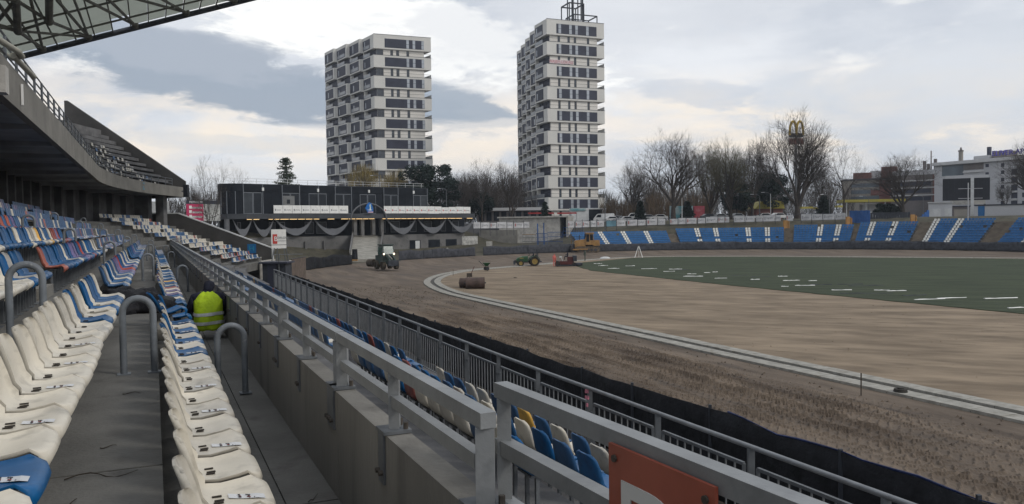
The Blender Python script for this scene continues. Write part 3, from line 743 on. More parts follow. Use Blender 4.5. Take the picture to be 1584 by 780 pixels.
# simplified seat for the far rows
def far_seat(k, base, rz, mi, wd=.44):
    c, s = math.cos(rz), math.sin(rz)
    T = lambda x, y, z: (base.x + c * x - s * y, base.y + s * x + c * y, base.z + z)
    h = wd / 2; P = [(.43, .40), (.40, .445), (.15, .42), (.06, .47), (0, .77)]
    vs = []
    for x, z in P: vs += [T(x, -h, z), T(x, h, z)]
    for x, z in P: vs += [T(x - .02, -h, z - .02), T(x - .02, h, z - .02)]
    fs = []
    for i in range(4):
        a = 2 * i; fs += [(a, a + 1, a + 3, a + 2), (a + 12, a + 13, a + 11, a + 10)]
        fs += [(a, a + 2, a + 12, a + 10), (a + 3, a + 1, a + 11, a + 13)]
    fs += [(1, 0, 10, 11), (8, 9, 19, 18)]
    k.add(vs, fs, mi)
ck = list(SEATC); STUFF = MB()
Wc, Bc, Rc, Oc, Yc, Vc, Gc = 'white', 'blue', 'red', 'orange', 'yellow', 'violet', 'grey'
rs_ = random.Random(21)
def pick(*ws):
    t = rs_.random() * sum(w for _, w in ws)
    for c, w in ws:
        t -= w
        if t <= 0: return c
    return ws[-1][0]
ROWS = {}
for r_ in range(8):   # rows of the main terrace: seat back offset, tread level
    ROWS[r_] = (.075 - .93 * r_ + (.0 if r_ == 0 else -.0), ROWZ[r_])
ROWS['A'] = (4.47, 2.56); ROWS['B'] = (3.72, 2.83); ROWS['C'] = (2.97, 3.10)
ROWN = {0: 'front row beside the concrete wall', 1: 'second row', 2: 'third row', 3: 'fourth row', 4: 'fifth row', 'A': 'lower row nearest the barrier fence', 'B': 'middle lower row below the wall', 'C': 'upper lower row just below the wall'}
SECN = {0: 'before the first aisle', 1: 'after the first aisle', 2: 'after the second aisle'}
seqs = {
 (0, 0): [Wc] * 12 + [Bc, Wc, Bc, Wc, Bc, Wc, Bc, Bc, Bc],
 (1, 0): [Wc, Wc, Bc] + [Wc] * 11 + [Bc, Wc, Wc, Bc, Wc, Bc, Bc, Wc],
 (2, 0): [Wc] * 9 + [Bc, Gc, Bc, Bc],
 (2, 1): [Oc, Bc, Bc, Bc, Bc, Bc, Bc, Wc, Bc, Bc, Vc, Vc, Vc, Bc, Bc, Rc, Bc, Bc, Wc, Bc, Bc, Bc, Bc, Bc, Wc, Gc, Gc],
 (1, 1): [Bc, Gc, Bc, Bc, Wc, Bc, Bc, Gc, Bc, Vc, Vc, Vc, Rc, Rc, Bc, Bc, Vc, Wc, Vc, Bc, Bc, Wc, Wc, Bc, Bc, Wc, Bc],
 (0, 1): [Bc, Bc, Wc, Bc, Vc, Wc, Vc, Wc, Rc, Bc, Wc, Bc, Bc, Yc, Bc, Bc, Wc, Bc, Bc, Wc, Bc, Bc, Wc, Bc, Bc, Bc, Wc],
 (3, 1): [Wc, Bc, Bc, Bc, Bc, Bc, Bc, Bc, Wc, Bc, Bc, Bc, Wc, Gc, Wc, Yc, Bc, Wc, Bc, Bc, Wc, Rc, Rc, Vc, Rc, Bc, Bc],
 (4, 1): [Bc] * 11 + [Bc, Bc, Bc, Oc, Bc, Bc, Oc, Bc, Oc, Bc, Vc, Bc, Bc, Wc, Bc, Bc],
 ('A', 0): [Wc, Bc, Wc, Bc, Wc, Bc, Yc, Bc, Bc, Wc, Wc, Bc, Bc, Wc],
 ('B', 0): [Bc, Bc, Bc, Wc, Bc, Wc, Bc, Wc, Bc, Bc, Bc, Bc, Rc, Bc],
 ('C', 0): [Bc, Wc, Bc, Wc, Wc, Wc, Wc, Rc, Bc, Wc, Bc, Bc, Bc, Wc],
 ('A', 1): [Bc, Bc, Wc, Bc, Bc, Rc, Bc, Bc, Wc, Bc, Bc, Bc, Rc, Bc, Bc],
}
def sect_slots(r_, k_):
    if k_ == 0: ss = [13.15 - .5 * i for i in range(40)][::-1]
    else: ss = [15.5 * k_ + .05 + .5 * i for i in range(27)]
    return ss
def seat_rz(s): return -R(STdir(s))
for r_ in ROWS:
    off, zt_ = ROWS[r_]
    for k_ in range(6):
        ss = [s for s in sect_slots(r_, k_) if s < S_END - .6]
        if r_ in ('A', 'B', 'C'):
            ss = [s for s in ss if s < (51 if r_ == 'A' else 56)]
        seq = seqs.get((r_, k_))
        indiv = (r_ in (0, 1) and k_ <= 2) or (r_, k_) in seqs
        if k_ == 0:
            if seq is None: continue
            ss = ss[-len(seq):]
        if r_ in ('A',) and k_ == 1: pass
        for i, s in enumerate(ss):
            if seq and i < len(seq): c = seq[i]
            elif r_ in ('A', 'B', 'C'): c = pick((Bc, 78), (Rc, 6), (Wc, 8), (Yc, 3), (Gc, 5))
            elif k_ >= 4: c = pick((Wc, 60), (Bc, 30), (Rc, 5), (Gc, 5))
            elif r_ in (5,) and k_ == 1: c = [Bc, Wc, Bc, Wc, Bc, Bc, Oc, Bc, Oc, Oc, Bc][i] if i < 11 else pick((Bc, 6), (Wc, 2), (Rc, 1))
            elif r_ >= 5: c = pick((Bc, 10), (Wc, .8), (Oc, .4), (Vc, 1))
            else: c = pick((Bc, 9), (Wc, 2), (Vc, 1), (Rc, .3), (Oc, .2))
            if r_ >= 5 if isinstance(r_, int) else False:
                if s < 17: continue
            jit = rs_.uniform(-.012, .012)
            if 57.5 < s < 80: continue
            if k_ >= 2 and rs_.random() < .06 and not (k_ == 2 and r_ in (0, 1)): continue
            p = ST(off, s, zt_)
            if indiv and not (seq and i >= len(seq) and k_ == 1):
                o = ob('stadium_seat', SM[c]); o.location = p; o.rotation_euler = (0, rs_.uniform(-.03, .03), seat_rz(s) + jit)
                n_ = len(ss) - i if k_ == 0 else i + 1
                where = ROWN[r_]
                lab = f'{c} plastic seat, {where}, {ordw(n_)} ' + SECN[k_].replace('before', 'back from').replace('after', 'past')
                if r_ == 0 and k_ == 0 and i == len(ss) - 2:
                    o.rotation_euler = (0, -.22, seat_rz(s) + .12); o.location.z += .10
                    lab = 'blue plastic seat in the front row tilted up out of line by the crouching worker'
                tag(o, lab, 'stadium seat', 'plastic stadium seats on the near terraces')
                b_ = ob('bracket', BKM, o)
                if s < 12 and c in (Wc, Bc, Oc): ob('drain_slots', SLM, o)
                if (r_ == 0 and s < 12.5 and (i % 2 == 0 or c == Bc)) or (r_ == 1 and s < 8 and i % 2 == 0) or (r_ == 1 and c == Bc and s < 5):
                    st_ = ob('sticker', SKM, o); ob('print', PRM, st_)
            else:
                far_seat(STUFF, p, seat_rz(s), ck.index(c))
# far lower rows past the end of the wall, and the seats of the upper balcony
for j in range(5):
    for i in range(26):
        s = 80.5 + .5 * i
        if 87.0 < s < 88.3 or s > S_END - .8: continue
        c = pick((Bc, 50), (Wc, 40), (Oc, 6), (Rc, 4)) if j > 0 else pick((Wc, 70), (Bc, 30))
        far_seat(STUFF, ST(1.10 + .93 * j, s, 3.68 - .36 * j), seat_rz(s), ck.index(c))
for u_ in range(0, 7):
    for i in range(60):
        s = 60 + .5 * i
        if (i // 3 + u_) % 3 == 0 or rs_.random() < .45 or s > 90: continue
        far_seat(STUFF, ST(-3.75 - .8 * (u_ + 1) + .05, s, 10.0 + .62 * u_), seat_rz(s), ck.index(pick((Wc, 8), (Bc, 1), (Gc, 4))))
o = STUFF.build('plastic_seats', [M['seat_' + c] for c in ck]); tag(o, 'more distant plastic seats of mixed colours on the far rows of the near stand', 'seats', kind='stuff')

# ================================================================== CLUBHOUSE
M['glass_dk'] = mat('dark window glass', (.010, .014, .020), .25, .2, .4, spec=.3)
M['glass_lt'] = mat('lighter window glass', (.035, .042, .05), .25, .3, .5, spec=.35)
M['clad_dk'] = mat('black cladding panel', (.008, .011, .016), .6, .2, .6, spec=.15)
M['frame'] = mat('grey window frame', (.15, .165, .185), .55, .1, 2)
M['slab'] = mat('dark grey slab', (.055, .06, .068), .8, .2, .5)
M['sail'] = mat('grey shade cloth', (.125, .13, .14), .85, .12, .8, trans=.12)
M['lamp'] = mat('warm strip lamp', (.8, .6, .3), .5, .05, 3, emis=((1, .66, .30), 1.3))
M['clubwall'] = mat('grey rendered wall', (.13, .128, .125), .9, .2, .35, 7, speck=((.08, .08, .078), 1.2, .55, .75))
C0, C1 = A(375, 300, 145), A(662, 300, 172); C0.z = C1.z = 0
CE = (C1 - C0).normalized(); CNv = V((CE.y, -CE.x, 0)); CNv = CNv if CNv.y < 0 else -CNv
def ct(px, fw=0.0):                # distance along the front (pushed forward fw) under picture column px
    r = ray(px, 345); o = C0 + CNv * fw
    return (o.x * r.y - o.y * r.x) / (CE.y * r.x - CE.x * r.y)
def CP(t, z, fw=0.0): p = C0 + CE * t + CNv * fw; return V((p.x, p.y, z))
crz = math.atan2(CE.y, CE.x)
def cbox(name, t1, t2, z1, z2, f1, f2, m, parent, label=None):
    c = (CP(t1, z1, f1) + CP(t2, z2, f2)) / 2
    return MB().box(c, (abs(t2 - t1), abs(f2 - f1), z2 - z1), crz).build(name, m, parent, label=label)
club = thing('clubhouse', 'long dark glazed clubhouse with hanging grey shade cloths under its balcony', 'building', CP(20, .3))
T1 = ct(662)
# upper storey core, rounded left end
nb_ = 10; rad = 3.2; tbk = ct(352, -14)
foot = [(0, 0)] + [(-rad * math.sin(a), -rad + rad * math.cos(a)) for a in [math.pi / 2 * i / nb_ for i in range(1, nb_ + 1)]] + [(tbk, -14), (T1, -14), (T1, 0)]
def cprism(poly, z1, z2, name, m, parent):
    a = [CP(t, z1, f) for t, f in poly]; b = [CP(t, z2, f) for t, f in poly]; n = len(poly)
    return MB().add(a + b, [tuple(range(n)), tuple(range(2 * n - 1, n - 1, -1))] + [(i, n + i, n + (i + 1) % n, (i + 1) % n) for i in range(n)]).build(name, m, parent, smooth=30)
cprism(foot, 8.5, 12.6, 'wall', M['clad_dk'], club)
cprism([(t - (.12 if t <= 0 else -.12), f + .12 * (f > -3)) for t, f in foot], 12.6, 13.95, 'roof_band', M['clad_dk'], club)
cprism([(t, f) for t, f in foot], 13.95, 14.02, 'roof', M['slab'], club)
SB = [(tbk - .2, -13.9), (-rad - .4, -4), (-2.8, -.2), (0, 1.7), (ct(735, 1.7), 1.7), (ct(735, 1.7), -13.9)]
cprism(SB, 7.55, 8.5, 'balcony_slab', M['slab'], club)
WN = [377, 392, 406, 421, 437, 450, 464, 478, 493, 506, 518, 532, 544.5, 557, 569, 582, 594, 605, 616, 628, 639.4, 650.7, 661.5]
kind = 'wwppwwpwwpwwpwwpwwppww'
for i, kd in enumerate(kind):
    a, b = ct(WN[i]), ct(WN[i + 1])
    if kd == 'w':
        fr = cbox('window', a + .04, b - .04, 8.52, 12.45, .0, .06, M['frame'], club)
        cbox('pane', a + .14, b - .14, 8.62, 12.33, .05, .075, M['glass_lt'] if i % 3 == 0 else M['glass_dk'], fr)
    else:
        cbox('panel', a + .03, b - .03, 8.52, 12.55, .0, .035, M['clad_dk'], club)
for px in (360, 368, 377, 407, 437, 464, 493, 519, 544, 594, 616, 639.4, 661):
    t = ct(px)
    if t < 0: continue
    cbox('mullion', t - .06, t + .06, 8.52, 13.9, .12, .19, M['frame'], club)
for a_ in (.25, .55, .8):
    a = math.pi / 2 * a_; MB().bar(CP(-rad * math.sin(a) - .1 * math.sin(a), 8.5, -rad + rad * math.cos(a) + .1), CP(-rad * math.sin(a) - .1 * math.sin(a), 12.6, -rad + rad * math.cos(a) + .1), .12).build('mullion', M['frame'], club)
bl_ = cbox('blind', ct(438), ct(456), 9.4, 11.9, .08, .12, mat('pale window blind', (.16, .165, .165), .7, .15, .8), club); cbox('opening', ct(444), ct(449), 10.4, 11.2, .12, .14, M['glass_dk'], bl_)
for px in (407, 492, 570.5, 639.5):
    t = ct(px); cbox('wall_lamp', t - .16, t + .16, 12.75, 13.35, .13, .4, M['white'], club)
cbox('paired_lamp', ct(526), ct(532.5), 9.05, 9.35, .1, .3, M['white'], club)
# roof railing
rr = MB(); t = 0
for zz in (14.5, 15.0): MB().bar(CP(-3, zz, -1), CP(ct(660), zz, -1), .06).build('roof_rail', M['white2'], club)
t = -3.0
while t < T1:
    MB().bar(CP(t, 14, -1), CP(t, 15.0, -1), .07).build('roof_post', M['white2'], club); t += 2.05
# ground floor behind the shade cloths, and the wall below it
cprism([(-rad, -4), (ct(735), -4), (ct(735), -14), (tbk, -14)], 4.1, 7.55, 'ground_floor', M['clad_dk'], club)
for a, b in ((380, 386), (430, 440), (447, 455), (486, 500), (504, 520), (602, 612), (620, 634), (650, 660), (672, 684), (698, 706), (716, 726)):
    w_ = cbox('window', ct(a), ct(b), 4.6, 7.0, -4.0, -3.95, M['frame'], club); cbox('pane', ct(a) + .12, ct(b) - .12, 4.72, 6.88, -3.96, -3.93, M['glass_lt'], w_)
cbox('base_wall', -3, ct(546, 1.0), .0, 4.1, -14, 1.0, M['clubwall'], club)
cbox('base_wall', ct(592, 1.0), ct(718, 1.0), .0, 4.1, -14, 1.0, M['clubwall'], club)
cbox('entrance_floor', ct(546, 1.0), ct(592, 1.0), .0, 4.08, -14, -1.5, M['conc'], club)
for px in (351, 548.5, 560, 577, 590):
    t = ct(px, .5); cbox('column', t - .35, t + .35, 4.1, 7.55, .1, .8, M['clubwall'] if px > 400 else M['sail'], club)
for a, b in ((633, 650), (662, 680), (689, 706)):
    cbox('opening', ct(a, 1), ct(b, 1), .5, 2.9, .9, 1.02, M['clad_dk'], club)
cbox('door', ct(642, 1), ct(648.5, 1), .5, 2.75, 1.0, 1.06, M['white2'], club)
for px in (471, 500): cbox('buttress', ct(px, 1.4), ct(px + 3, 1.4), .0, 3.2, .9, 1.5, M['clubwall'], club)
MB().box(CP(ct(727, 1.2), 2.0, .2), (4.4, 1.8, 2.9), crz).build('stone_wall', mat('pale stone blocks', (.36, .36, .34), .9, .35, 1.6, 3, bump=.5, bscale=4), club)
# strip lamps under the slab edge
t_ = ct(383, 1.2); i = 0; rl_ = random.Random(3)
while t_ < ct(724, 1.2):
    ln = rl_.uniform(.7, 1.5)
    if not (rl_.random() < .12): cbox('strip_lamp', t_, t_ + ln, 7.42, 7.51, .9, 1.2, M['lamp'], club)
    t_ += ln + .35
# shade cloths: crescents hung from the slab
SL_ = [(360, 390, 374, 366), (391, 424, 406, 366.6), (425, 484, 456, 364.5), (485, 543, 513, 364.3), (597, 644, 622, 362.6), (645, 691, 668, 361.3), (692, 734, 713, 360)]
for a, b, m_, yb in SL_:
    fw = 1.45; ta_, tb2, tm = ct(a, fw), ct(b, fw), ct(m_, fw)
    Y = CP(tm, 0, fw).y; zb_ = 5.8 + (HZ + SL * (m_ - CX) - yb) * Y / F; zt_ = 7.5
    for t0, t1 in ((ta_, tm), (tb2, tm)):
        n = 9; out = []; inn = []
        for i in range(n):
            f = i / (n - 1); t = t0 + (t1 - t0) * f; e = 1 - (1 - f) ** 1.9
            zo = zt_ + (zb_ - zt_) * e; th = .12 + 1.25 * (f ** .8)
            out.append((t, zo)); inn.append((t, min(zt_, zo + th)))
        vs = [CP(t, z, fw + .5 * math.sin(math.pi * .5 * i / 8)) for i, (t, z) in enumerate(out)] + [CP(t, z, fw + .15) for t, z in inn]
        vs += [v - CNv * .08 for v in vs]; N_ = n
        fs = [(i, i + 1, N_ + i + 1, N_ + i) for i in range(n - 1)] + [(2 * N_ + i, 3 * N_ + i, 3 * N_ + i + 1, 2 * N_ + i + 1) for i in range(n - 1)]
        fs += [(i, 2 * N_ + i, 2 * N_ + i + 1, i + 1) for i in range(n - 1)] + [(N_ + i, N_ + i + 1, 3 * N_ + i + 1, 3 * N_ + i) for i in range(n - 1)]
        MB().add(vs, fs).build('shade_cloth', M['sail'], club, smooth=50)
# arch with the emblem over the entrance
ta_, tb2 = ct(543, 1.9), ct(598, 1.9); mid = (ta_ + tb2) / 2; hw = (tb2 - ta_) / 2
MB().tube([CP(mid - hw * math.cos(math.pi * i / 16), 7.3 + 3.2 * math.sin(math.pi * i / 16), 1.9) for i in range(17)], .16, 8).build('entrance_arch', M['sail'], club, smooth=50)
emb = thing('club_emblem', 'blue club emblem with a white figure on the arch over the entrance', 'emblem', CP(mid, 9.3, 2.2))
s1 = 1.0; em = [(-1.05, .05), (-.55, .85), (-.1, 1.2), (.35, .95), (.75, .1), (.75, -.9), (-.45, -.9)]
MB().prism(em, CP(mid, 9.55, 2.2), CE, V((0, 0, 1)), .12).build('plate', mat('emblem blue', (.01, .13, .42), .5, .15, 1.2), emb)
MB().prism([(-.12, -.25), (.18, -.3), (.22, .1), (.12, .45), (.16, .8), (-.02, .85), (-.1, .5), (-.02, .15)], CP(mid, 9.55, 2.33), CE, V((0, 0, 1)), .04).build('figure', mat('emblem pale green', (.6, .68, .6), .6, .05, 3), emb)
MB().prism([(-.75, -.28), (.55, -.28), (.2, -.42), (-.1, -.42)], CP(mid, 9.55, 2.33), CE, V((0, 0, 1)), .035).build('wave', M['white'], emb)
MB().prism([(-.42, -.86), (.72, -.86), (.72, -.66), (-.42, -.66)], CP(mid, 9.55, 2.33), CE, V((0, 0, 1)), .03).build('ribbon', mat('emblem pink', (.62, .4, .44), .6, .05, 3), emb)
# white boards along the balcony
def boards(a, b, n, y1, y2, name, lab, red):
    t = thing(name, lab, 'banner boards', CP(ct((a + b) / 2, 1.8), 8.5, 1.8))
    for i in range(n):
        p, q = ct(a + (b - a) * i / n, 1.8), ct(a + (b - a) * (i + 1) / n, 1.8)
        ztop = 10.05 - (rl_.uniform(0, .25) if (red and i > 6) else 0)
        o = cbox('board', p + .03, q - .03, 8.55, ztop, 1.78, 1.84, M['white'], t)
        k = MB(); c = (p + q) / 2; wd = (q - p)
        k.box(CP(p + wd * .22, 9.2, 1.845), (.22, .012, .34), crz, 0)
        for j in range(5): k.box(CP(p + wd * (.38 + .1 * j), 9.16 + .03 * (j % 2), 1.845), (wd * .07, .012, .14), crz, 1)
        k.build('print', [M['red_pr'] if red else M['grey_txt'], M['grey_txt']], o)
boards(423.5, 539, 8, 0, 0, 'balcony_boards', 'row of eight white boards on the clubhouse balcony left of the emblem', False)
boards(594, 728, 12, 0, 0, 'balcony_boards', 'row of white boards with red marks on the balcony right of the emblem', True)
# ramp from the entrance down to the track
rp0l, rp0r = CP(ct(547, -1.5), 4.08, -1.5), CP(ct(591, -1.5), 4.08, -1.5)
rp1l, rp1r = G(541, 402, .45), G(586, 400, .45)
M['ramp'] = mat('ramp concrete', (.25, .24, .21), .9, .2, .8, 6)
rmp = MB().add([rp0l, rp0r, rp1r, rp1l] + [V((p.x, p.y, -.2)) for p in (rp0l, rp0r, rp1r, rp1l)], [(3, 2, 1, 0), (0, 1, 5, 4), (1, 2, 6, 5), (2, 3, 7, 6), (3, 0, 4, 7)]).build('ramp', M['ramp'])
struct(rmp, label='pale concrete ramp from the clubhouse entrance down to the track')
for a, b, lab in ((rp0l, rp1l, 'low concrete side wall left of the ramp'), (rp0r, rp1r, 'low concrete side wall right of the ramp')):
    b2 = a + (b - a) * .78; k = MB(); up_ = V((0, 0, 1.1))
    off = V((CE.x, CE.y, 0)) * (.3 if a is rp0r else -.3); dn = V((0, 0, -4))
    k.add([a, b2, b2 + up_ * .55, a + up_] + [p + off for p in (a, b2, b2 + up_ * .55, a + up_)] , [(0, 1, 2, 3), (7, 6, 5, 4), (3, 2, 6, 7), (1, 5, 6, 2), (0, 3, 7, 4), (0, 4, 5, 1)])
    tag(k.build('ramp_wall', M['clubwall']), lab, 'wall')

# ================================================================== TOWER BLOCKS
M['tw'] = mat('warm white render', (.60, .59, .555), .85, .06, .12, 5)
M['tw_in'] = mat('white render lightened for recess', (.68, .655, .61), .85, .07, .15, 5)  # brightness put into the colour: paler than the outer render to offset recess shade
M['tw_dark'] = mat('anthracite facade panel', (.034, .038, .058), .55, .15, .5)
M['tw_win'] = mat('pale glossy window', (.36, .39, .43), .2, .2, .3, spec=.6)  # paleness lies in the base colour, under a glossy finish
M['tw_glass'] = mat('dark flat window', (.05, .06, .075), .2, .3, .4, spec=.6)
M['tw_bal'] = mat('grey glass balustrade', (.22, .235, .25), .25, .15, .5, spec=.5)
M['tw_edge'] = mat('dark edge flashing', (.06, .062, .07), .6)
def unit(px_, mtl):
    k = MB(); k.box((0, 0, 0), (1, 1, 1)); me = k.mesh(px_); me.materials.append(mtl); return me
UM = {}
def ubox(name, key, c, sz, rz, parent):          # cheap piece: a shared unit cube scaled to size
    if (name, key) not in UM: UM[(name, key)] = unit(name, M[key])
    o = ob(name, UM[(name, key)], parent); l, prz = META[parent.name]
    if parent.type == 'EMPTY': o.location = Matrix.Rotation(-prz, 3, 'Z') @ (V(c) - l); o.rotation_euler = (0, 0, rz - prz)
    o.scale = sz; return o
def tower(name, label, corner, aR, aL, lenR, ncol, wcol, sh, ztop, zbase, pitch_, bandh, panel, wins, doors):
    t = thing(name, label, 'tower block', (corner.x, corner.y, zbase))
    uR = V((math.sin(R(aR)), math.cos(R(aR)), 0)); uL = V((math.sin(R(aL)), math.cos(R(aL)), 0)); rz = math.atan2(uR.y, uR.x)
    o0 = V((corner.x, corner.y, 0))
    def bx(nm, u1, u2, v1, v2, z1, z2, key):
        vs = [o0 + uR * u + uL * v + V((0, 0, z)) for z in (z1, z2) for v in (v1, v2) for u in (u1, u2)]
        return MB().add(vs, [(0, 2, 3, 1), (4, 5, 7, 6), (0, 1, 5, 4), (2, 6, 7, 3), (0, 4, 6, 2), (1, 3, 7, 5)]).build(nm, M[key], t)
    z = ztop; i = 0; pos = sh > 0
    while z > zbase + 1:
        bh = bandh + (.55 if i == 0 else 0); zb = max(zbase, z - bh); zr = max(zbase, z - pitch_)
        for k in range(ncol):
            ul = -k * sh; v1, v2 = k * wcol, (k + 1) * wcol; f0 = .32 if k == 0 else .10
            bx('facade_band', ul, lenR - max(0, -k * sh) * .0, v1 + (0 if k == 0 else .01), v2, zb, z, 'tw')
            bx('window_panel', ul - .05, ul + .02, v1 + wcol * f0, v2 - (.12 if pos else .5), zb + .38, z - (.32 if i else .9), 'tw_dark')
            if (i + k) % 2 == 0: bx('balcony_front', ul - .09, ul - .055, v1 + wcol * (f0 + .04), v2 - .5, zb + .55, zb + 1.5, 'tw_bal')
            bx('window', ul - .08, ul - .052, v1 + wcol * (.6 if k % 2 else .78), v1 + wcol * (.67 if k % 2 else .84), zb + .7, z - 1.2, 'tw_win')
            if zb > zr:
                dp = 1.2
                bx('recessed_storey', ul + dp, lenR - 1.9, v1 + (.55 if k == 0 else .0), v2 + .35, zr, zb, 'tw_in')
                bx('window_panel', ul + dp - .08, ul + dp - .005, v1 + (1.1 if k == 0 else .4), v2 - .1, zr + .1, zb - .1, 'tw_dark')
                bx('balustrade', ul - .04, ul + .02, v1 + wcol * (.34 if k == 0 else .2), v2 - .15, zr, zr + 1.0, 'tw_bal')
                bx('partition', ul + .05, ul + dp - .05, v2 - .3, v2 - .1, zr, zb, 'tw')
        pt = z - (1.1 if i == 0 else .55); pb = zb + .42
        bx('dark_panel', panel[0] * lenR, panel[1] * lenR, -.04, .02, pb, pt, 'tw_dark')
        bx('band_edge', -.05, lenR + .05, -.06, -.01, z - .02, z + .08, 'tw_edge')
        bx('band_edge', lenR - .02, lenR + .06, .02, wcol * ncol * .4, z - .02, z + .08, 'tw_edge')
        for wn in wins:
            hm = (pb + pt) / 2
            for za, zc in ((pb + .06, hm - .05), (hm + .05, pt - .06)): bx('window', lenR * wn, lenR * wn + .75, -.07, -.035, za, zc, 'tw_win')
        if zb > zr:
            bx('handrail', .05, lenR - .05, .05, .09, zr + .95, zr + 1.02, 'tw_edge'); bx('balustrade', lenR - .06, lenR - .01, .1, wcol * .9, zr + .1, zr + 1.0, 'tw_rail')
            for dr_, dw in doors:
                bx('door', lenR * dr_, lenR * dr_ + dw, .49, .54, zr + .05, zb - .15, 'tw_glass'); bx('door_frame', lenR * dr_ + dw, lenR * dr_ + dw + .15, .47, .54, zr + .05, zb - .15, 'tw_edge')
        z -= pitch_; i += 1
    return t, uR, uL, rz
M['tw_rail'] = mat('frosted glass balustrade', (.40, .41, .41), .3, .1, .5, spec=.5)
c1 = A(582, 300, 230)
tower('tower_block', 'shorter white tower block with staggered balconies behind the clubhouse', V((c1.x, c1.y, 0)), 69, -33.4, 17.0, 4, 7.7, 1.0, 61.2, 6.0, 5.92, 3.55, (.19, .87), (.565, .675, .83), ((.06, 1.0), (.12, .8), (.30, .6), (.40, .7), (.58, .6)))
c2 = A(848.5, 300, 213)
t2, u2, l2, rz2 = tower('tower_block', 'taller white tower block with a steel mast on its roof', V((c2.x, c2.y, 0)), 68.3, -22, 17.2, 5, 8.0, -1.97, 60.5, 6.3, 5.92, 3.55, (.165, .865), (.20, .385, .49, .68), ((.20, .5), (.37, .5), (.48, .5), (.71, .5)))
l2 = V((-u2.y, u2.x, 0))
# roof mast of the taller tower: nested square frames
mst = thing('roof_mast', 'dark steel lattice mast on the roof of the taller tower', 'mast', (c2.x + u2.x * 11, c2.y + u2.y * 11, 60.6))
def frame(u1, u2_, v1, v2, z1, z2, r_, posts=True, top=True):
    P = lambda u, v, z: V((c2.x, c2.y, z)) + u2 * u + l2 * v
    k = MB(); cs = [(u1, v1), (u2_, v1), (u2_, v2), (u1, v2)]
    for i in range(4):
        a, b = cs[i], cs[(i + 1) % 4]
        for z in ((z1 + .1, z2) if top else (z1 + .1,)): k.bar(P(*a, z), P(*b, z), r_)
        if posts: k.bar(P(*a, z1), P(*a, z2), r_)
    return k.build('mast_frame', M['steel_dark'], mst)
frame(8.6, 15.6, 1.0, 6.0, 60.55, 62.6, .26); frame(8.2, 12.6, 3, 8, 60.55, 66.2, .30); frame(9.6, 12.8, 4, 7, 60.55, 74, .30)
pn = MB()
for a, b in ((9.9, 4.2), (12.5, 4.2), (11, 6.8)): pn.tube([V((c2.x, c2.y, 62)) + u2 * a + l2 * b, V((c2.x, c2.y, 76)) + u2 * a + l2 * b], .28, 8)
pn.build('mast_tube', M['galv_dull'], mst)
# red lettered banner on a balcony of the taller tower
bz = 60.5 - 2 * 5.92 + .1
bn = thing('balcony_banner', 'faded red lettered banner on a balcony rail of the taller tower', 'banner', V((c2.x, c2.y, bz)) + u2 * 4)
M['pink'] = mat('faded red banner', (.50, .20, .22), .7, .25, 1.3)
MB().box(V((c2.x, c2.y, bz + .55)) + u2 * 4.2 - l2 * .06, (7.0, .05, 1.0), rz2).build('cloth', mat('pale banner cloth', (.55, .46, .47), .7, .2, .6), bn)
text('lettering', 'NAJEM LOKALI', 1.05, V((c2.x, c2.y, bz + .53)) + u2 * 4.2 - l2 * .10, u2, (0, 0, 1), M['pink'], bn)

# ================================================================== FAR STAND
fs_ = thing('far_stand', 'low curved stand of blue seats with white seat lines across the field', 'grandstand', OV(ph_at(1280), 4, 1.4))
M['fseat_b'] = mat('far blue seat', (.017, .108, .27), .5, .18, 1.1); M['fseat_w'] = mat('far white seat', (.66, .66, .63), .5, .12, 1)
SEC = [(905, 1043), (1057, 1212), (1226, 1311), (1319, 1399), (1419, 1503), (1532, 1640)]
WL = [(945, 930), (978, 966), (1013, 999), (1085, 1070), (1113, 1099), (1158, 1147), (1187, 1179), (1260, 1251), (1287, 1285), (1332, 1340), (1365, 1375), (1422, 1448), (1455, 1481), (1532, 1562), (1566, 1590)]
def nrow(px): return int(round(np.interp(px, [900, 1040, 1130, 1240, 1340, 1420, 1600], [5, 6, 7, 8.2, 9, 10, 10])))
FB = MB(); FW = MB()
wph = [ph_at(p) for p, _ in WL]
rw_ = random.Random(2)
for a, b in SEC:
    pa, pb = ph_at(a), ph_at(min(b, 1690)); nr_ = nrow((a + b) / 2)
    m0 = int(R(pb - pa) * 59.5 / .5); wj = set()
    for q in wph:
        if pa < q < pb: jq = int((q - pa) / (pb - pa) * m0); wj |= {jq, jq + 1}
    for i in range(nr_):
        dr = 2.0 + .8 * i; z = 1.35 + .43 * i; n = max(3, int((pb - pa) / 1.2))
        MB().sweep([(dr - .02, z - .5), (dr + .778, z - .5), (dr + .778, z), (dr - .02, z)], (lambda o, zz, t: OV(t, o, zz), [pa + (pb - pa) * j / n for j in range(n + 1)])).build('concrete_step', M['conc_dark'], fs_)
        m_ = int(R(pb - pa) * 59.5 / .5)
        for j in range(m_):
            ph = pa + (pb - pa) * (j + .5) / m_
            if rw_.random() < .015: continue
            fw = j in wj
            if fw and i == 2 and a > 1050 and a < 1400: fw = False
            far_seat(FW if fw else FB, OV(ph, dr + .65, z), math.pi - 0 + (math.pi / 2 - R(ph)), 0, .37 if fw else (.45 if j % 2 else .49))
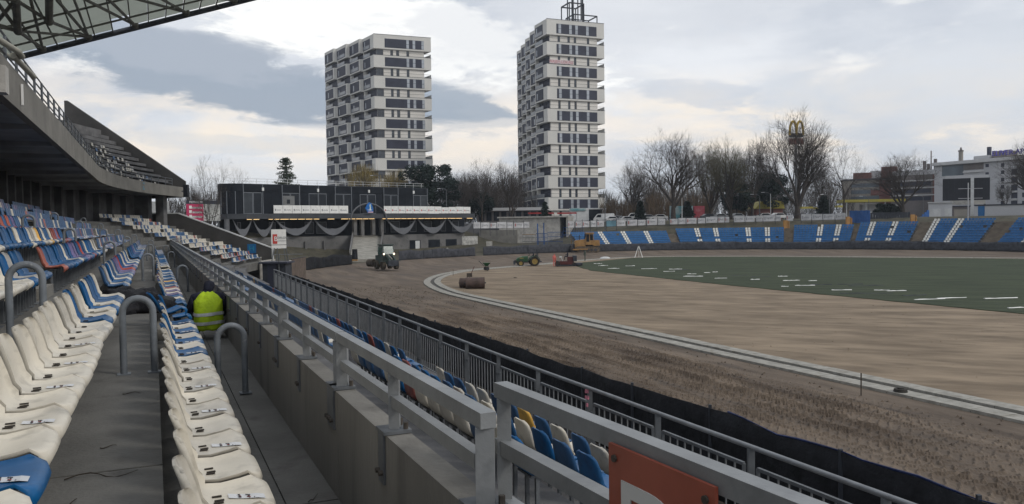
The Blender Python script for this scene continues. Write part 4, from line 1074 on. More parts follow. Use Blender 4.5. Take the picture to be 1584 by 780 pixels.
# stairways between the blocks
for (a, b), (c, d) in zip(SEC, SEC[1:]):
    pa, pb = ph_at(b), ph_at(c); nr_ = nrow((b + c) / 2)
    for i in range(nr_ * 2):
        dr = 2.0 + .4 * i; z = 1.35 + .215 * i
        MB().sweep([(dr, z - .6), (dr + .398, z - .6), (dr + .398, z - .1), (dr, z - .1)], (lambda o, zz, t: OV(t, o, zz), [pa + .05, (pa + pb) / 2, pb - .05])).build('stair', M['stairs'] if 'stairs' in M else M.setdefault('stairs', mat('weathered brown stair', (.16, .135, .105), .9, .25, .8)), fs_)
o = FB.build('blue_seats', M['fseat_b']); tag(o, 'hundreds of small blue seats in rows on the far curved stand', 'seats', kind='stuff')
o = FW.build('white_seats', M['fseat_w']); tag(o, 'white seats forming slanting lines between the far blue seats', 'seats', kind='stuff')
# posts of timber-coloured gates on top of the stairs
M['ochre'] = mat('ochre gate paint', (.30, .16, .05), .7, .2, 1.2)
for px, dr in ((1215, 9.0), (1312, 10.0), (1411, 10.5)):
    p = OV(ph_at(px, dr), dr); g0 = ground_z(p.x, p.y); k = MB()
    k.box((p.x, p.y, g0 + 1.1), (.9, .3, 2.6), .2); k.box((p.x + .7, p.y + .1, g0 + 1.0), (.25, .25, 2.4), .2)
    tag(k.build('stair_gate', M['ochre']), {1215: 'ochre gate post above the stairs right of the parked cars', 1312: 'ochre gate post where the blue seat rows change height', 1411: 'ochre gate post beside the blue wall under the bare tree'}[px], 'gate post')

# banner fence along the top of the far bank
M['red_dull'] = mat('dull red print', (.33, .13, .12), .7); M['grey_mid'] = mat('mid grey print', (.27, .28, .29), .7); M['print_p'] = mat('pale printed banner', (.47, .47, .48), .7, .18, .9); M['print_b'] = mat('teal printed banner', (.12, .24, .30), .6, .4, .3)
def bannerfence(name, label, items, yb, yt, dr, xs=None):
    f = thing(name, label, 'banner fence', OV(ph_at((items[0][0] + items[-1][1]) / 2, dr), dr, 6.2))
    def P(px, y): 
        p = OV(ph_at(px, dr), dr); r = ray(px, 345); Y = p.y; hz = HZ + SL * (px - CX); p.z = 5.8 + (hz - y) * Y / F; return p
    lo = lambda px: np.interp(px, [items[0][0], items[-1][1]], yb); hi = lambda px: np.interp(px, [items[0][0], items[-1][1]], yt)
    for i, (a, b) in enumerate(items):
        p, q = P(a, lo(a)), P(b, lo(b)); p2, q2 = P(a, hi(a)), P(b, hi(b)); nn = V((q.y - p.y, p.x - q.x, 0)).normalized() * .04
        sag = V((0, 0, -.06 * (i % 3)))
        vs = [p, q, q2 + sag, p2 + sag]; vs = [v + nn for v in vs] + [v - nn for v in vs]
        o = MB().add(vs, [(0, 1, 2, 3), (7, 6, 5, 4), (0, 4, 5, 1), (1, 5, 6, 2), (2, 6, 7, 3), (3, 7, 4, 0)]).build('banner', M['print_b'] if (abs(a - 938) < 3) else M['print_p'], f)
        k = MB(); w_ = q - p; h_ = p2 - p; rq = random.Random(i * 7 + int(a)); rz = math.atan2(w_.y, w_.x)
        if abs(a - 938) >= 3:
            k.box(p + w_ * .16 + h_ * .5 + nn * 1.4, (w_.length * .12, .02, h_.z * .5), rz, 0 if rq.random() < .3 else 1)
            for j in range(4): k.box(p + w_ * (.34 + .14 * j) + h_ * (.5 + .08 * rq.uniform(-1, 1)) + nn * 1.4, (w_.length * .10, .02, h_.z * rq.uniform(.12, .3)), rz, 1)
            k.build('print', [M['red_dull'], M['grey_mid']], o)
        MB().bar(V((p.x, p.y, min(p.z - 1.2, 6.2) - .3)), p2 + V((0, 0, .3)), .09).build('post', M['steel_dark'], f)
    for e in (lo, hi):
        MB().tube([P(px, e(px)) for px in np.linspace(items[0][0], items[-1][1], 14)], .04, 5).build('rail', M['steel_dark'], f)
bannerfence('banner_fence', 'fence of pale printed banners on the bank behind the left blue seats', [(879, 889), (890, 900), (901, 912), (914, 923), (924, 935), (938, 953), (954, 968), (970, 986), (987, 999), (1000, 1017), (1018, 1029), (1036, 1048), (1049, 1061), (1062, 1078), (1079, 1091)], (352.5, 345.5), (342.5, 336.5), 12.9)
bannerfence('banner_fence', 'fence of pale printed banners on the bank below the tall bare trees', [(1092, 1110), (1111, 1121), (1122, 1128), (1135, 1152), (1153, 1168), (1169, 1180), (1181, 1198), (1199, 1208), (1216, 1227), (1239, 1255), (1256, 1272), (1273, 1291), (1292, 1308)], (345, 339.5), (336, 329.5), 12.9)
bannerfence('banner_fence', 'row of white banners on the fence beside the grey concrete shelter', [(733, 743), (744, 758), (759, 768), (769, 784), (785, 794), (795, 810), (811, 819)], (353.5, 352.5), (344, 343.5), 14)

# ================================================================== MACHINES
M['jd'] = mat('dark green machine paint', (.012, .06, .022), .45, .25, 2, spec=.45); M['jy'] = mat('dusty yellow rim', (.30, .21, .06), .6, .2, 3)
M['tyre'] = mat('dusty tyre rubber', (.035, .032, .028), .9, .3, 3, bump=.3, bscale=10); M['mudtyre'] = mat('muddy tyre', (.085, .072, .055), .95, .3, 3, bump=.4, bscale=10)
M['doz'] = mat('dusty yellow plant paint', (.29, .165, .06), .55, .25, 1.5, speck=((.2, .12, .05), 3, .55, .75)); M['loader'] = mat('dark green-grey loader paint', (.035, .055, .05), .5, .25, 2)
M['cabglass'] = mat('green tinted cab glass', (.03, .08, .07), .15, .3, 1, spec=.6); M['muddy'] = mat('muddy steel', (.07, .058, .047), .9, .3, 2); M['rustdrum'] = mat('rusty brown roller drum', (.075, .053, .046), .75, .3, 1.6, bump=.2, bscale=6)
M['headlamp'] = mat('lit head lamp', (.9, .8, .7), .4, .05, 3, emis=((1, .72, .5), 2.2)); M['redmach'] = mat('dark red machine paint', (.075, .022, .02), .6, .25, 2); M['chrome'] = mat('worn bare steel', (.34, .33, .30), .5, .2, 4, metal=.4)
def put(t, mb, name, m, smooth=None, parent=None):
    return mb.build(name, m, parent or t, smooth, world=False)
def wheel(t, x, y, r, w_, tm, rm, name='wheel'):
    n = 20; k = MB(); prof = [(-w_ / 2, r * .62), (-w_ / 2, r * .93), (-w_ * .36, r), (w_ * .36, r), (w_ / 2, r * .93), (w_ / 2, r * .62)]
    rings = [[V((x + rr * math.cos(2 * math.pi * j / n), y + o, r + rr * math.sin(2 * math.pi * j / n))) for j in range(n)] for o, rr in prof]
    k.loft(rings, caps=False)
    for j in range(n): 
        a = 2 * math.pi * j / n; k.box((x + r * 1.0 * math.cos(a), y, r + r * 1.0 * math.sin(a)), (r * .09, w_ * .9, r * .09), mat=Matrix.Rotation(-a, 3, 'Y'))
    o = put(t, k, name, tm, 40); h = MB()
    h.tube([(x, y - w_ * .30, r), (x, y + w_ * .30, r)], r * .63, 16); h.tube([(x, y - w_ * .42, r), (x, y + w_ * .42, r)], r * .2, 10); put(t, h, 'rim', rm, 40, o)
# green tractor, side on, facing left
tp = G(818, 411.5, .03); rzt = R(180 + 6)
tt = thing('tractor', 'green compact tractor with yellow wheel rims facing left on the soil', 'tractor', tp, rzt)
hk = MB(); hk.loft([[V((x, y * wy, z)) for y, z in ((-1, .62), (1, .62), (1, zt_ - .12), (.7, zt_), (-.7, zt_), (-1, zt_ - .12))] for x, wy, zt_ in ((.15, .42, 1.42), (.9, .40, 1.36), (1.55, .36, 1.18), (1.78, .30, 1.0))])
put(tt, hk, 'bonnet', M['jd'], 40)
put(tt, MB().box((.2, 0, .62), (2.4, .5, .3)).box((1.85, 0, .62), (.3, .7, .36)), 'chassis', M['tyre'])
put(tt, MB().box((1.05, -.41, 1.12), (.55, .02, .09)).box((1.05, .41, 1.12), (.55, .02, .09)), 'name_strip', M['jy'])
for y in (-.72, .72): wheel(tt, -.75, y, .66, .42, M['tyre'], M['jy']); wheel(tt, 1.2, y * .9, .42, .30, M['tyre'], M['jy'])
for y in (-.62, .62):
    k = MB(); a0 = [R(a) for a in range(10, 171, 20)]
    k.loft([[V((-.75 + .78 * math.cos(a), y - .25, .66 + .78 * math.sin(a))), V((-.75 + .78 * math.cos(a), y + .25, .66 + .78 * math.sin(a))), V((-.75 + .74 * math.cos(a), y + .25, .66 + .74 * math.sin(a))), V((-.75 + .74 * math.cos(a), y - .25, .66 + .74 * math.sin(a)))] for a in a0]); put(tt, k, 'mudguard', M['jd'])
put(tt, MB().box((-.75, 0, 1.05), (.5, .5, .12)).box((-1.0, 0, 1.32), (.12, .5, .5)), 'seat', M['tyre'])
k = MB()
for y in (-.55, .55): k.box((-1.22, y, 1.72), (.10, .10, 1.1)); k.box((-1.22, y, 2.26), (.14, .2, .12))
put(tt, k, 'roll_bar', M['steel_dark']); put(tt, MB().tube([(.2, 0, 1.35), (-.1, 0, 1.6)], .03, 6).tube([(-.1 + .02, .18 * math.cos(a * .7), 1.6 + .18 * math.sin(a * .7)) for a in range(10)], .02, 6), 'steering_wheel', M['steel_dark'])
put(tt, MB().box((2.05, 0, .5), (.2, .9, .5)).box((1.95, .3, .75), (.1, .2, .2)).box((1.95, -.3, .75), (.1, .2, .2)), 'front_weight', M['steel_dark'])
put(tt, MB().box((-1.55, 0, .6), (.5, .9, .12)).bar((-1.3, .3, .9), (-1.8, .3, .55), .07).bar((-1.3, -.3, .9), (-1.8, -.3, .55), .07), 'hitch', M['steel_dark'])

# compact loader with a drum held in front, coming towards the camera
lp = G(600, 416.5, .2); rzl = math.atan2(-lp.y, -lp.x) + R(22)
ld = thing('wheel_loader', 'dark wheel loader with lit head lamps carrying a drum towards the camera', 'loader', lp, rzl); ld.scale = (1.12, 1.12, 1.14)
LS_ = 1.0
put(ld, MB().box((-.9, 0, 1.05), (2.3, 1.5, .9)).box((-1.9, 0, 1.2), (.5, 1.4, .8)), 'body', M['loader'])
cab = MB(); cab.loft([[V((x, y * wy, z)) for x, y in ((x1, -1), (x1, 1), (x2, 1), (x2, -1))] for z, x1, x2, wy in ((1.45, .35, -1.25, .72), (2.05, .30, -1.25, .74), (2.75, .0, -1.2, .64))]); cb_ = put(ld, cab, 'cab', M['loader'])
put(ld, MB().box((.26, 0, 2.2), (.06, 1.16, .95), mat=Matrix.Rotation(R(-18), 3, 'Y')), 'windscreen', M['cabglass'])
for y in (-.725, .725): put(ld, MB().box((-.55, y, 2.15), (1.1, .05, .8)), 'side_window', M['cabglass'])
put(ld, MB().box((-.6, 0, 2.82), (1.5, 1.45, .12)), 'cab_roof', M['loader'])
for y in (-.82, .82): wheel(ld, .55, y, .5, .42, M['mudtyre'], M['muddy']); wheel(ld, -1.35, y, .5, .42, M['mudtyre'], M['muddy'])
for y in (-.72, .55): put(ld, MB().ell((.62, y, 1.78), (.07, .11, .11), 8, 6), 'headlight', M['headlamp'], 60)
k = MB()
for y in (-.34, .34): k.bar((-.1, y, 1.85), (1.2, y, 1.25), .16, .24); k.bar((1.2, y, 1.25), (1.65, y, .8), .16, .22)
put(ld, k, 'lift_arm', M['loader']); put(ld, MB().tube([(.15, 0, 1.7), (1.25, .05, 1.2)], .07, 8).tube([(.2, -.18, 1.85), (1.1, -.1, 1.35)], .05, 8), 'cylinder', M['chrome'], 40)
put(ld, MB().box((1.72, 0, .75), (.14, 1.3, .65)).box((2.1, .35, .45), (.8, .12, .07)).box((2.1, -.35, .45), (.8, .12, .07)), 'fork_carriage', M['steel_dark'])
put(ld, MB().box((.75, .95, .95), (.7, .5, .06)).box((.75, -.95, .95), (.7, .5, .06)), 'mudguard', M['loader']); put(ld, MB().box((.68, 0, .52), (.06, .52, .14)), 'number_plate', M['white2'])
def drum(loc, rz, r, l, name, label, m):
    t = thing(name, label, 'drum', loc, rz); n = 24; k = MB()
    k.loft([[V((o, rr * math.cos(2 * math.pi * j / n), r + rr * math.sin(2 * math.pi * j / n))) for j in range(n)] for o, rr in ((-l / 2 + .12, r * .82), (-l / 2, r * .84), (-l / 2, r), (l / 2, r), (l / 2, r * .84), (l / 2 - .12, r * .82))])
    put(t, k, 'shell', m, 40); put(t, MB().tube([(-l / 2 - .12, 0, r), (l / 2 + .12, 0, r)], .07, 8), 'axle', M['steel_dark'], 40); return t
fwd = V((math.cos(rzl), math.sin(rzl), 0)); lft = V((-fwd.y, fwd.x, 0))
dp = G(574.5, 411, .55); drum(dp + V((0, 0, -.15)), rzl + R(25), .52, 1.0, 'steel_drum', 'hollow steel drum hanging at the left of the loader', M['muddy'])

# bulldozer by the far screen
M['doz_track'] = mat('dry mud on steel tracks', (.105, .082, .06), .95, .4, 4); bp = G(908, 390.5, .42); bd = thing('bulldozer', 'dusty yellow bulldozer with its blade to the left by the far screen', 'bulldozer', bp, R(180 + 3)); bd.scale = (1.12, 1.12, 1.2)
for y in (-.95, .95):
    k = MB(); pr = [(-2.0, .25), (-1.8, .05), (1.6, .05), (2.1, .35), (2.15, .7), (1.8, .98), (-1.7, .92), (-2.1, .6)]
    k.prism(pr, (0, y + .25, 0), V((1, 0, 0)), V((0, 0, 1)), .5); o = put(bd, k, 'track', M['doz_track'])
    for j in range(13): put(bd, MB().box((-1.8 + j * .3, y, .99 + .01 * j / 13 - .04), (.1, .52, .08)), 'track_plate', M['muddy'], None, o)
    w = MB()
    for j in range(5): w.tube([(-1.3 + j * .65, y - .28, .4), (-1.3 + j * .65, y + .28, .4)], .22, 10)
    put(bd, w, 'roller', M['steel_dark'], 40, o)
k = MB(); k.loft([[V((x, y * .62, z)) for y, z in ((-1, .8), (1, .8), (1, zt_), (-1, zt_))] for x, zt_ in ((2.15, 1.75), (1.9, 1.95), (.3, 2.1))]); put(bd, k, 'bonnet', M['doz'])
k = MB(); k.loft([[V((x, y * wy, z)) for x, y in ((x1, -1), (x1, 1), (x2, 1), (x2, -1))] for z, x1, x2, wy in ((1.2, .35, -1.0, .75), (2.2, .35, -1.05, .75), (3.05, .15, -.95, .68))]); put(bd, k, 'cab', M['doz'])
for y in (-.755, .755): put(bd, MB().box((-.05, y * .97, 2.3), (.5, .06, 1.2)).box((-.68, y * .97, 2.4), (.5, .06, .95)), 'side_window', M['glass_dk'])
put(bd, MB().box((.34, 0, 2.45), (.05, 1.2, .9)), 'windscreen', M['glass_dk']); put(bd, MB().box((-.4, 0, 3.1), (1.5, 1.5, .12)).box((-1.0, 0, 3.0), (.3, 1.3, .25)), 'cab_roof', M['doz'])
put(bd, MB().box((-1.55, 0, 1.5), (1.1, 1.5, .9)).box((-1.6, .77, 1.55), (.5, .04, .3)), 'fuel_tank', M['doz'])
k = MB(); k.loft([[V((2.75 + .18 * math.sin(f * 3.1), -1.75, .1 + f * 1.1)), V((2.75 + .18 * math.sin(f * 3.1), 1.75, .1 + f * 1.1)), V((2.67 + .18 * math.sin(f * 3.1), 1.75, .1 + f * 1.1)), V((2.67 + .18 * math.sin(f * 3.1), -1.75, .1 + f * 1.1))] for f in (0, .25, .5, .75, 1)]); put(bd, k, 'blade', M['muddy'])
put(bd, MB().bar((2.6, 1.2, .5), (0, 1.25, .55), .2).bar((2.6, -1.2, .5), (0, -1.25, .55), .2).bar((2.6, 0, .9), (1.6, 0, 1.3), .14), 'push_arm', M['doz']); put(bd, MB().tube([(1.3, .3, 2.0), (1.3, .3, 2.75)], .07, 8).tube([(2.1, -.55, 1.8), (2.1, -.55, 2.5)], .05, 6), 'exhaust', M['steel_dark'], 40)
for dx, lab in ((-15.5, 'left one of two yellow upright posts left of the bulldozer'), (-8.0, 'right one of two yellow upright posts left of the bulldozer')):
    p = G(908 + dx - 8.5, 389.0, .42); k = MB().box((p.x, p.y, 2.1), (.16, .16, 2.4)).box((p.x, p.y, 1.1), (.45, .45, .35)).box((p.x, p.y, .6), (.5, .5, .6)); tag(k.build('marker_post', M['doz']), lab, 'post')

# turf laying machine with its driver, and the people round it
mp = G(876, 411.5, .07); tm = thing('turf_layer', 'dark red turf laying machine working along the edge of the turf', 'turf machine', mp, R(180))
put(tm, MB().box((0, 0, .45), (2.0, 1.5, .45)).box((-.6, 0, .95), (.9, 1.3, .6)), 'body', M['redmach']); put(tm, MB().box((-1.15, 0, 1.05), (.5, 1.7, .75)), 'turf_rack', M['steel_dark'])
put(tm, MB().tube([(1.25, -.8, .35), (1.25, .8, .35)], .35, 14).tube([(-1.0, -.8, .25), (-1.0, .8, .25)], .25, 14), 'roller', M['tyre'], 40); put(tm, MB().box((0, .0, .12), (3.1, 1.9, .12)).box((-1.7, 0, .25), (.9, 1.9, .3)), 'skid', M['steel_dark'])
put(tm, MB().box((.75, 0, 1.25), (.35, .5, .14)).tube([(.5, 0, .7), (.7, 0, 1.2)], .05, 6), 'control_desk', M['white2']); put(tm, MB().box((1.5, .35, .9), (.12, .2, .6)).box((1.5, -.35, .9), (.12, .2, .6)), 'guide_post', M['muddy'])

def person(name, label, loc, rz, J, E, rad, paint, root=0, sub=2, extra=None):
    me = bpy.data.meshes.new('body'); me.from_pydata([V(j) for j in J], E, []); o = bpy.data.objects.new('tmp', me); col.objects.link(o)
    sk = o.modifiers.new('s', 'SKIN'); sk.use_smooth_shade = True
    for i, v in enumerate(me.skin_vertices[0].data):
        r = rad[i]; v.radius = r if isinstance(r, tuple) else (r, r); v.use_root = i == root
    sb_ = o.modifiers.new('u', 'SUBSURF'); sb_.levels = sb_.render_levels = sub
    dg = bpy.context.evaluated_depsgraph_get(); m2 = bpy.data.meshes.new_from_object(o.evaluated_get(dg)); bpy.data.objects.remove(o)
    ms = []
    for p in m2.polygons:
        m = paint(p.center)
        if m not in ms: ms.append(m)
        p.material_index = ms.index(m); p.use_smooth = True
    m2.materials.clear()
    for m in ms: m2.materials.append(m)
    t = thing(name, label, 'person', loc, rz); b = ob('body', m2, t); return t
STAND_J = [(0, 0, .93), (0, 0, 1.15), (0, 0, 1.38), (0, 0, 1.50), (.02, 0, 1.60), (.03, 0, 1.70), (0, .10, .88), (.03, .11, .48), (0, .12, .08), (.14, .13, .04), (0, -.10, .88), (-.04, -.11, .48), (-.02, -.12, .08), (.12, -.13, .04), (0, .19, 1.40), (.02, .25, 1.12), (.10, .24, .88), (0, -.19, 1.40), (.04, -.25, 1.12), (.14, -.22, .90)]
STAND_E = [(0, 1), (1, 2), (2, 3), (3, 4), (4, 5), (0, 6), (6, 7), (7, 8), (8, 9), (0, 10), (10, 11), (11, 12), (12, 13), (2, 14), (14, 15), (15, 16), (2, 17), (17, 18), (18, 19)]
STAND_R = [(.15, .11), (.15, .11), (.16, .11), .06, .095, .085, .09, .065, .05, .04, .09, .065, .05, .04, .07, .055, .045, .07, .055, .045]
M['red_jkt'] = mat('salmon red work jacket', (.48, .13, .11), .8, .15, 5); M['grey_jkt'] = mat('grey green work clothes', (.07, .085, .07), .85, .2, 5)
def paint_std(top, leg):
    def f(c):
        if c.z > 1.60: return M['hair'] if (c.x < .02 or c.z > 1.70) else M['skin']
        if c.z > 1.50 and abs(c.y) < .09: return M['skin']
        if abs(c.y) > .17 and c.z < .93 and c.z > .8: return M['skin']
        return top if c.z > .86 else leg
    return f
person('person', 'standing person in a salmon red jacket and dark trousers beside the turf machine', G(857.5, 412.2, .07), R(-60), STAND_J, STAND_E, STAND_R, paint_std(M['red_jkt'], M['navy']))
person('person', 'person in grey clothes standing on the turf edge right of the machine', G(905, 403.3, .07), R(200), STAND_J, STAND_E, STAND_R, paint_std(M['grey_jkt'], M['grey_jkt']))
SIT_J = [(0, 0, .10), (.02, 0, .32), (.04, 0, .55), (.06, 0, .67), (.09, 0, .77), (.10, 0, .87), (.10, .10, .08), (.45, .12, .10), (.48, .12, -.32), (.58, .12, -.36), (.10, -.10, .08), (.45, -.12, .10), (.48, -.12, -.32), (.58, -.12, -.36), (.04, .19, .57), (.14, .24, .32), (.40, .18, .30), (.04, -.19, .57), (.14, -.24, .32), (.40, -.18, .30)]
def paint_sit(c): 
    if c.z > .76: return M['hair'] if (c.x < .09 or c.z > .87) else M['skin']
    return M['skin'] if (c.x > .36 and c.z > .24) else M['navy']
person('person', 'driver in dark clothes sitting on the turf machine', mp + V((.25, 0, 1.22)), R(180), SIT_J, STAND_E, STAND_R, paint_sit)
person('person', 'driver in dark clothes sitting on the green tractor', tp + Matrix.Rotation(rzt, 3, 'Z') @ V((-.72, 0, 1.06)), rzt, SIT_J, STAND_E, STAND_R, paint_sit)

# crouching worker in the aisle of the front row, seen from behind
wp = ST(.78, 13.75, 4.04); wrz = math.pi / 2 + TH * -1 + 0
wrz = math.atan2(d2.y, d2.x)                     # local x looks along the stand, away from the camera
CJ = [(-.02, 0, .26), (-.03, 0, .42), (.05, 0, .62), (.11, 0, .73), (.16, -.03, .83), (.21, -.05, .90), (.06, .12, .27), (.36, .17, .46), (.20, .17, .10), (.32, .18, .04), (.06, -.12, .27), (.36, -.17, .44), (.18, -.17, .10), (.30, -.18, .04),
      (.05, .21, .64), (.14, .28, .44), (.34, .20, .34), (.05, -.21, .64), (.12, -.30, .46), (.32, -.24, .33)]
def hand_chain(base, side): 
    pts = []; ed = []
    return pts, ed
CE_ = list(STAND_E); CR_ = [(.17, .14), (.18, .14), (.18, .12), .065, .10, .085, .11, .085, .06, .045, .11, .085, .06, .045, .09, .065, .048, .09, .065, .048]
# fingers: five short chains from each wrist
for wi, sgn_ in ((16, 1), (19, -1)):
    w0 = V(CJ[wi]); pm = w0 + V((.07, -.02 * sgn_, -.03)); ip = len(CJ); CJ.append(tuple(pm)); CR_.append((.034, .018)); CE_.append((wi, ip))
    for q_, (dy, l_) in enumerate(((-.030, .070), (-.010, .082), (.010, .078), (.028, .060))):
        a = len(CJ); CJ.append(tuple(pm + V((.035, dy, -.01)))); CJ.append(tuple(pm + V((.035 + l_ * .6, dy, -.035)))); CR_ += [.010, .008]; CE_ += [(ip, a), (a, a + 1)]
    a = len(CJ); CJ.append(tuple(w0 + V((.05, -.045 * sgn_, -.02)))); CJ.append(tuple(w0 + V((.085, -.06 * sgn_, -.045)))); CR_ += [.012, .009]; CE_ += [(wi, a), (a, a + 1)]
def paint_c(c):
    if c.z > .765 and abs(c.y) < .16: return M['hair'] if (c.x < .22 or c.z > .90) else M['skin']
    if c.z > .72 and abs(c.y) < .08: return M['skin']
    if c.x > .335 and c.z < .38 and c.z > .22 and abs(c.y) > .12: return M['skin']
    return M['navy']
wk_ = person('person', 'crouching worker in a lime high visibility vest beside the concrete wall', wp, wrz, CJ, CE_, CR_, paint_c, 0, 2)
vest = []
prof_v = [(.14, -.05, .225, .20), (.22, -.055, .232, .21), (.32, -.06, .228, .205), (.43, -.04, .222, .195), (.53, .0, .222, .18), (.62, .04, .225, .16), (.68, .06, .205, .135), (.725, .08, .15, .105), (.745, .09, .095, .08)]
nv = 28
for z, cx_, ry, rx in prof_v:
    vest.append([V((cx_ + rx * math.cos(2 * math.pi * j / nv) * (1 + .05 * math.sin(5 * j + z * 20) + .06 * mnoise.noise(V((j * .8, z * 14, 2)))), ry * math.sin(2 * math.pi * j / nv) * (1 + .03 * math.sin(3 * j + 17 * z)), z + .012 * math.sin(j * 1.9 + z * 9) - .10 * max(0, -math.cos(2 * math.pi * j / nv)) * 0)) for j in range(nv)])
vo = MB().loft(vest, caps=False).build('vest', M['hivis'], wk_, 70, world=False)
vo.modifiers.new('s', 'SUBSURF').render_levels = 1; md = vo.modifiers.new('t', 'SOLIDIFY'); md.thickness = .008
def vring(z, g):
    for (z1, c1_, y1, x1), (z2, c2_, y2, x2) in zip(prof_v, prof_v[1:]):
        if z1 <= z <= z2:
            f = (z - z1) / (z2 - z1); c_, y_, x_ = c1_ + (c2_ - c1_) * f, y1 + (y2 - y1) * f, x1 + (x2 - x1) * f
            return [V((c_ + (x_ + g) * math.cos(2 * math.pi * j / nv) * (1 + .05 * math.sin(5 * j + z * 20)), (y_ + g) * math.sin(2 * math.pi * j / nv) * (1 + .03 * math.sin(3 * j + 17 * z)), z + .010 * math.sin(j * .45))) for j in range(nv)]
for za in (.235, .375): MB().loft([vring(za, .008), vring(za + .025, .010), vring(za + .05, .008)], caps=False).build('reflective_stripe', M['reflect'], vo, 70, world=False)
# black sheeting heaped in the aisle behind the second row
bgp = ST(-.38, 15.2, 4.40); bt = MB(); rb_ = random.Random(12)
nu, nv2 = 40, 18; vs = []
for i in range(nv2 + 1):
    t = (math.pi * .56) * i / nv2
    for j in range(nu):
        a = 2 * math.pi * j / nu; p = V((.66 * math.sin(t) * math.cos(a), .62 * math.sin(t) * math.sin(a), .36 * math.cos(t) + .03))
        f = 1 + .25 * mnoise.noise(p * 3.1) + .16 * mnoise.noise(p * 8 + V((3, 1, 2))) + .07 * abs(mnoise.noise(p * 17))
        p = V((p.x * f, p.y * f, max(.0, p.z * f))); vs.append(p)
bt.add(vs, [(i * nu + j, (i + 1) * nu + j, (i + 1) * nu + (j + 1) % nu, i * nu + (j + 1) % nu) for i in range(nv2) for j in range(nu)])
o = bt.build('plastic_sheet', M['bag'], smooth=50); o.location = bgp; o.rotation_euler = (0, 0, seat_rz(15)); tag(o, 'crumpled heap of black plastic sheeting lying in the aisle between seat rows', 'plastic sheet')

# two hand rollers on the infield by the kerb
rp_ = G(733, 446.5, .03); drum(G(735, 446.6, .03), R(4), .52, 1.75, 'ground_roller', 'front rusty brown roller drum lying on the infield soil', M['rustdrum'])
drum(G(719.5, 445.2, .03), R(-8), .46, .95, 'ground_roller', 'rear rusty roller drum half behind the larger drum', M['rustdrum'])
e_ = thing('roller_engine', 'small brown engine housing on top behind the roller drums', 'engine', G(726, 445.3, .03)); MB().box((0, .5, 1.15), (.5, .4, .35)).build('housing', M['muddy'], e_, world=False); MB().bar((0, .5, 1.0), (.1, .4, .1), .08).bar((-.2, .5, 1.0), (-.3, .5, .05), .08).bar((.1, .55, 1.1), (.45, .65, 1.95), .05).build('frame', M['redmach'], e_, world=False)
# spreader cart
wb = thing('spreader_cart', 'small dark green spreader cart standing on the kerb by the soil', 'cart', G(752.5, 418.6, .1), R(200))
put(wb, MB().loft([[V((x, y, .75 + h)) for x, y in ((-a, -a * .8), (a, -a * .8), (a, a * .8), (-a, a * .8))] for a, h in ((.15, -.2), (.42, .2), (.44, .24))]), 'hopper', M['jd']); put(wb, MB().bar((.3, 0, .55), (.95, 0, 1.2), .05).bar((.95, -.25, 1.2), (.95, .25, 1.2), .05).bar((-.2, -.2, .6), (-.2, -.2, .2), .05).bar((-.2, .2, .6), (-.2, .2, .2), .05), 'frame', M['steel_dark'])
for y in (-.38, .38): wheel(wb, 0, y, .24, .16, M['tyre'], M['steel_dark'])
# survey tripod
tv = thing('survey_tripod', 'white survey tripod standing at the far edge of the turf', 'tripod', G(988, 398.5, .05))
for a in (80, 200, 320): put(tv, MB().bar((.75 * math.cos(R(a)), .75 * math.sin(R(a)), 0), (.06 * math.cos(R(a)), .06 * math.sin(R(a)), 1.9), .10, .07), 'leg', M['white'])
put(tv, MB().box((0, 0, 1.93), (.26, .26, .06)), 'head', M['white2']); put(tv, MB().box((0, 0, 2.12), (.2, .2, .26)).tube([(-.1, 0, 2.15), (.14, 0, 2.15)], .06, 8), 'instrument', M['steel_dark'])
# strips and wraps lying on the turf
ST_ = [(1045, 416.5, 1.6, 0), (1055, 417.6, 2.0, 1), (1070, 424, 1.0, 0), (1094, 422, .7, 0), (1106, 421, .6, 0), (1072, 427.6, 2.1, 0), (1115, 430.5, 1.3, 0), (1142, 426.4, 2.0, 1), (1168, 432.5, .9, 0), (1176, 427.8, 2.2, 1), (1211, 427.6, 1.0, 0), (1224, 434, 1.7, 0), (1257, 434.4, .8, 0), (1214, 443.2, .6, 0), (1245, 441.7, 1.7, 0), (1270, 440.5, 1.9, 1), (1302, 448.8, 1.6, 0), (1315, 440, 2.2, 1), (1340, 442, 3.2, 1), (1364, 449, 1.2, 0), (1387, 450, 1.6, 0), (1340, 454, 4.0, 1), (1414, 457, 2.0, 1), (1438, 463, 2.4, 0), (1472, 461, 2.4, 0), (1548, 461.5, 2.6, 0), (1578, 476, 1.8, 0), (925, 408, 1.2, 0), (933, 411, 1.4, 0), (949, 415.5, 1.5, 0), (975, 411.5, 1.3, 0), (1004, 415.8, 2.0, 0), (1035, 420, 1.4, 0)]
gname = 'strips of sheeting left lying on the turf'
for i, (px, py, ln, dk) in enumerate(ST_):
    p = G(px, py, .075); a = R(rnd.uniform(-8, 14)); k = MB(); n = 7; up_ = []
    for j in range(n):
        x = -ln / 2 + ln * j / (n - 1); w_ = .07 + .05 * rnd.random(); h = .015 + .05 * rnd.random()
        up_.append([V((x, -w_, 0)), V((x, -w_ * .5, h)), V((x, w_ * .6, h * .8)), V((x, w_, 0))])
    k.loft(up_); o = k.build('sheet_strip', M['white'] if not dk else M['fabric_grey']); o.location = p; o.rotation_euler = (0, 0, a)
    nth = sum(1 for q in ST_ if q[3] == dk and (q[0], q[1]) <= (px, py))
    tag(o, f'narrow {"dark" if dk else "white"} strip of sheeting on the green turf, {ordw(nth)} from the left', 'strip', gname if not dk else 'dark strips of sheeting left lying on the turf')
wps = thing('white_heap', 'low white heap of sheeting at the far edge of the turf', 'heap', G(936, 400.5, .03)); MB().ell((0, 0, .05), (.9, .45, .32), 12, 6).build('heap', M['white2'], wps, 60, world=False)
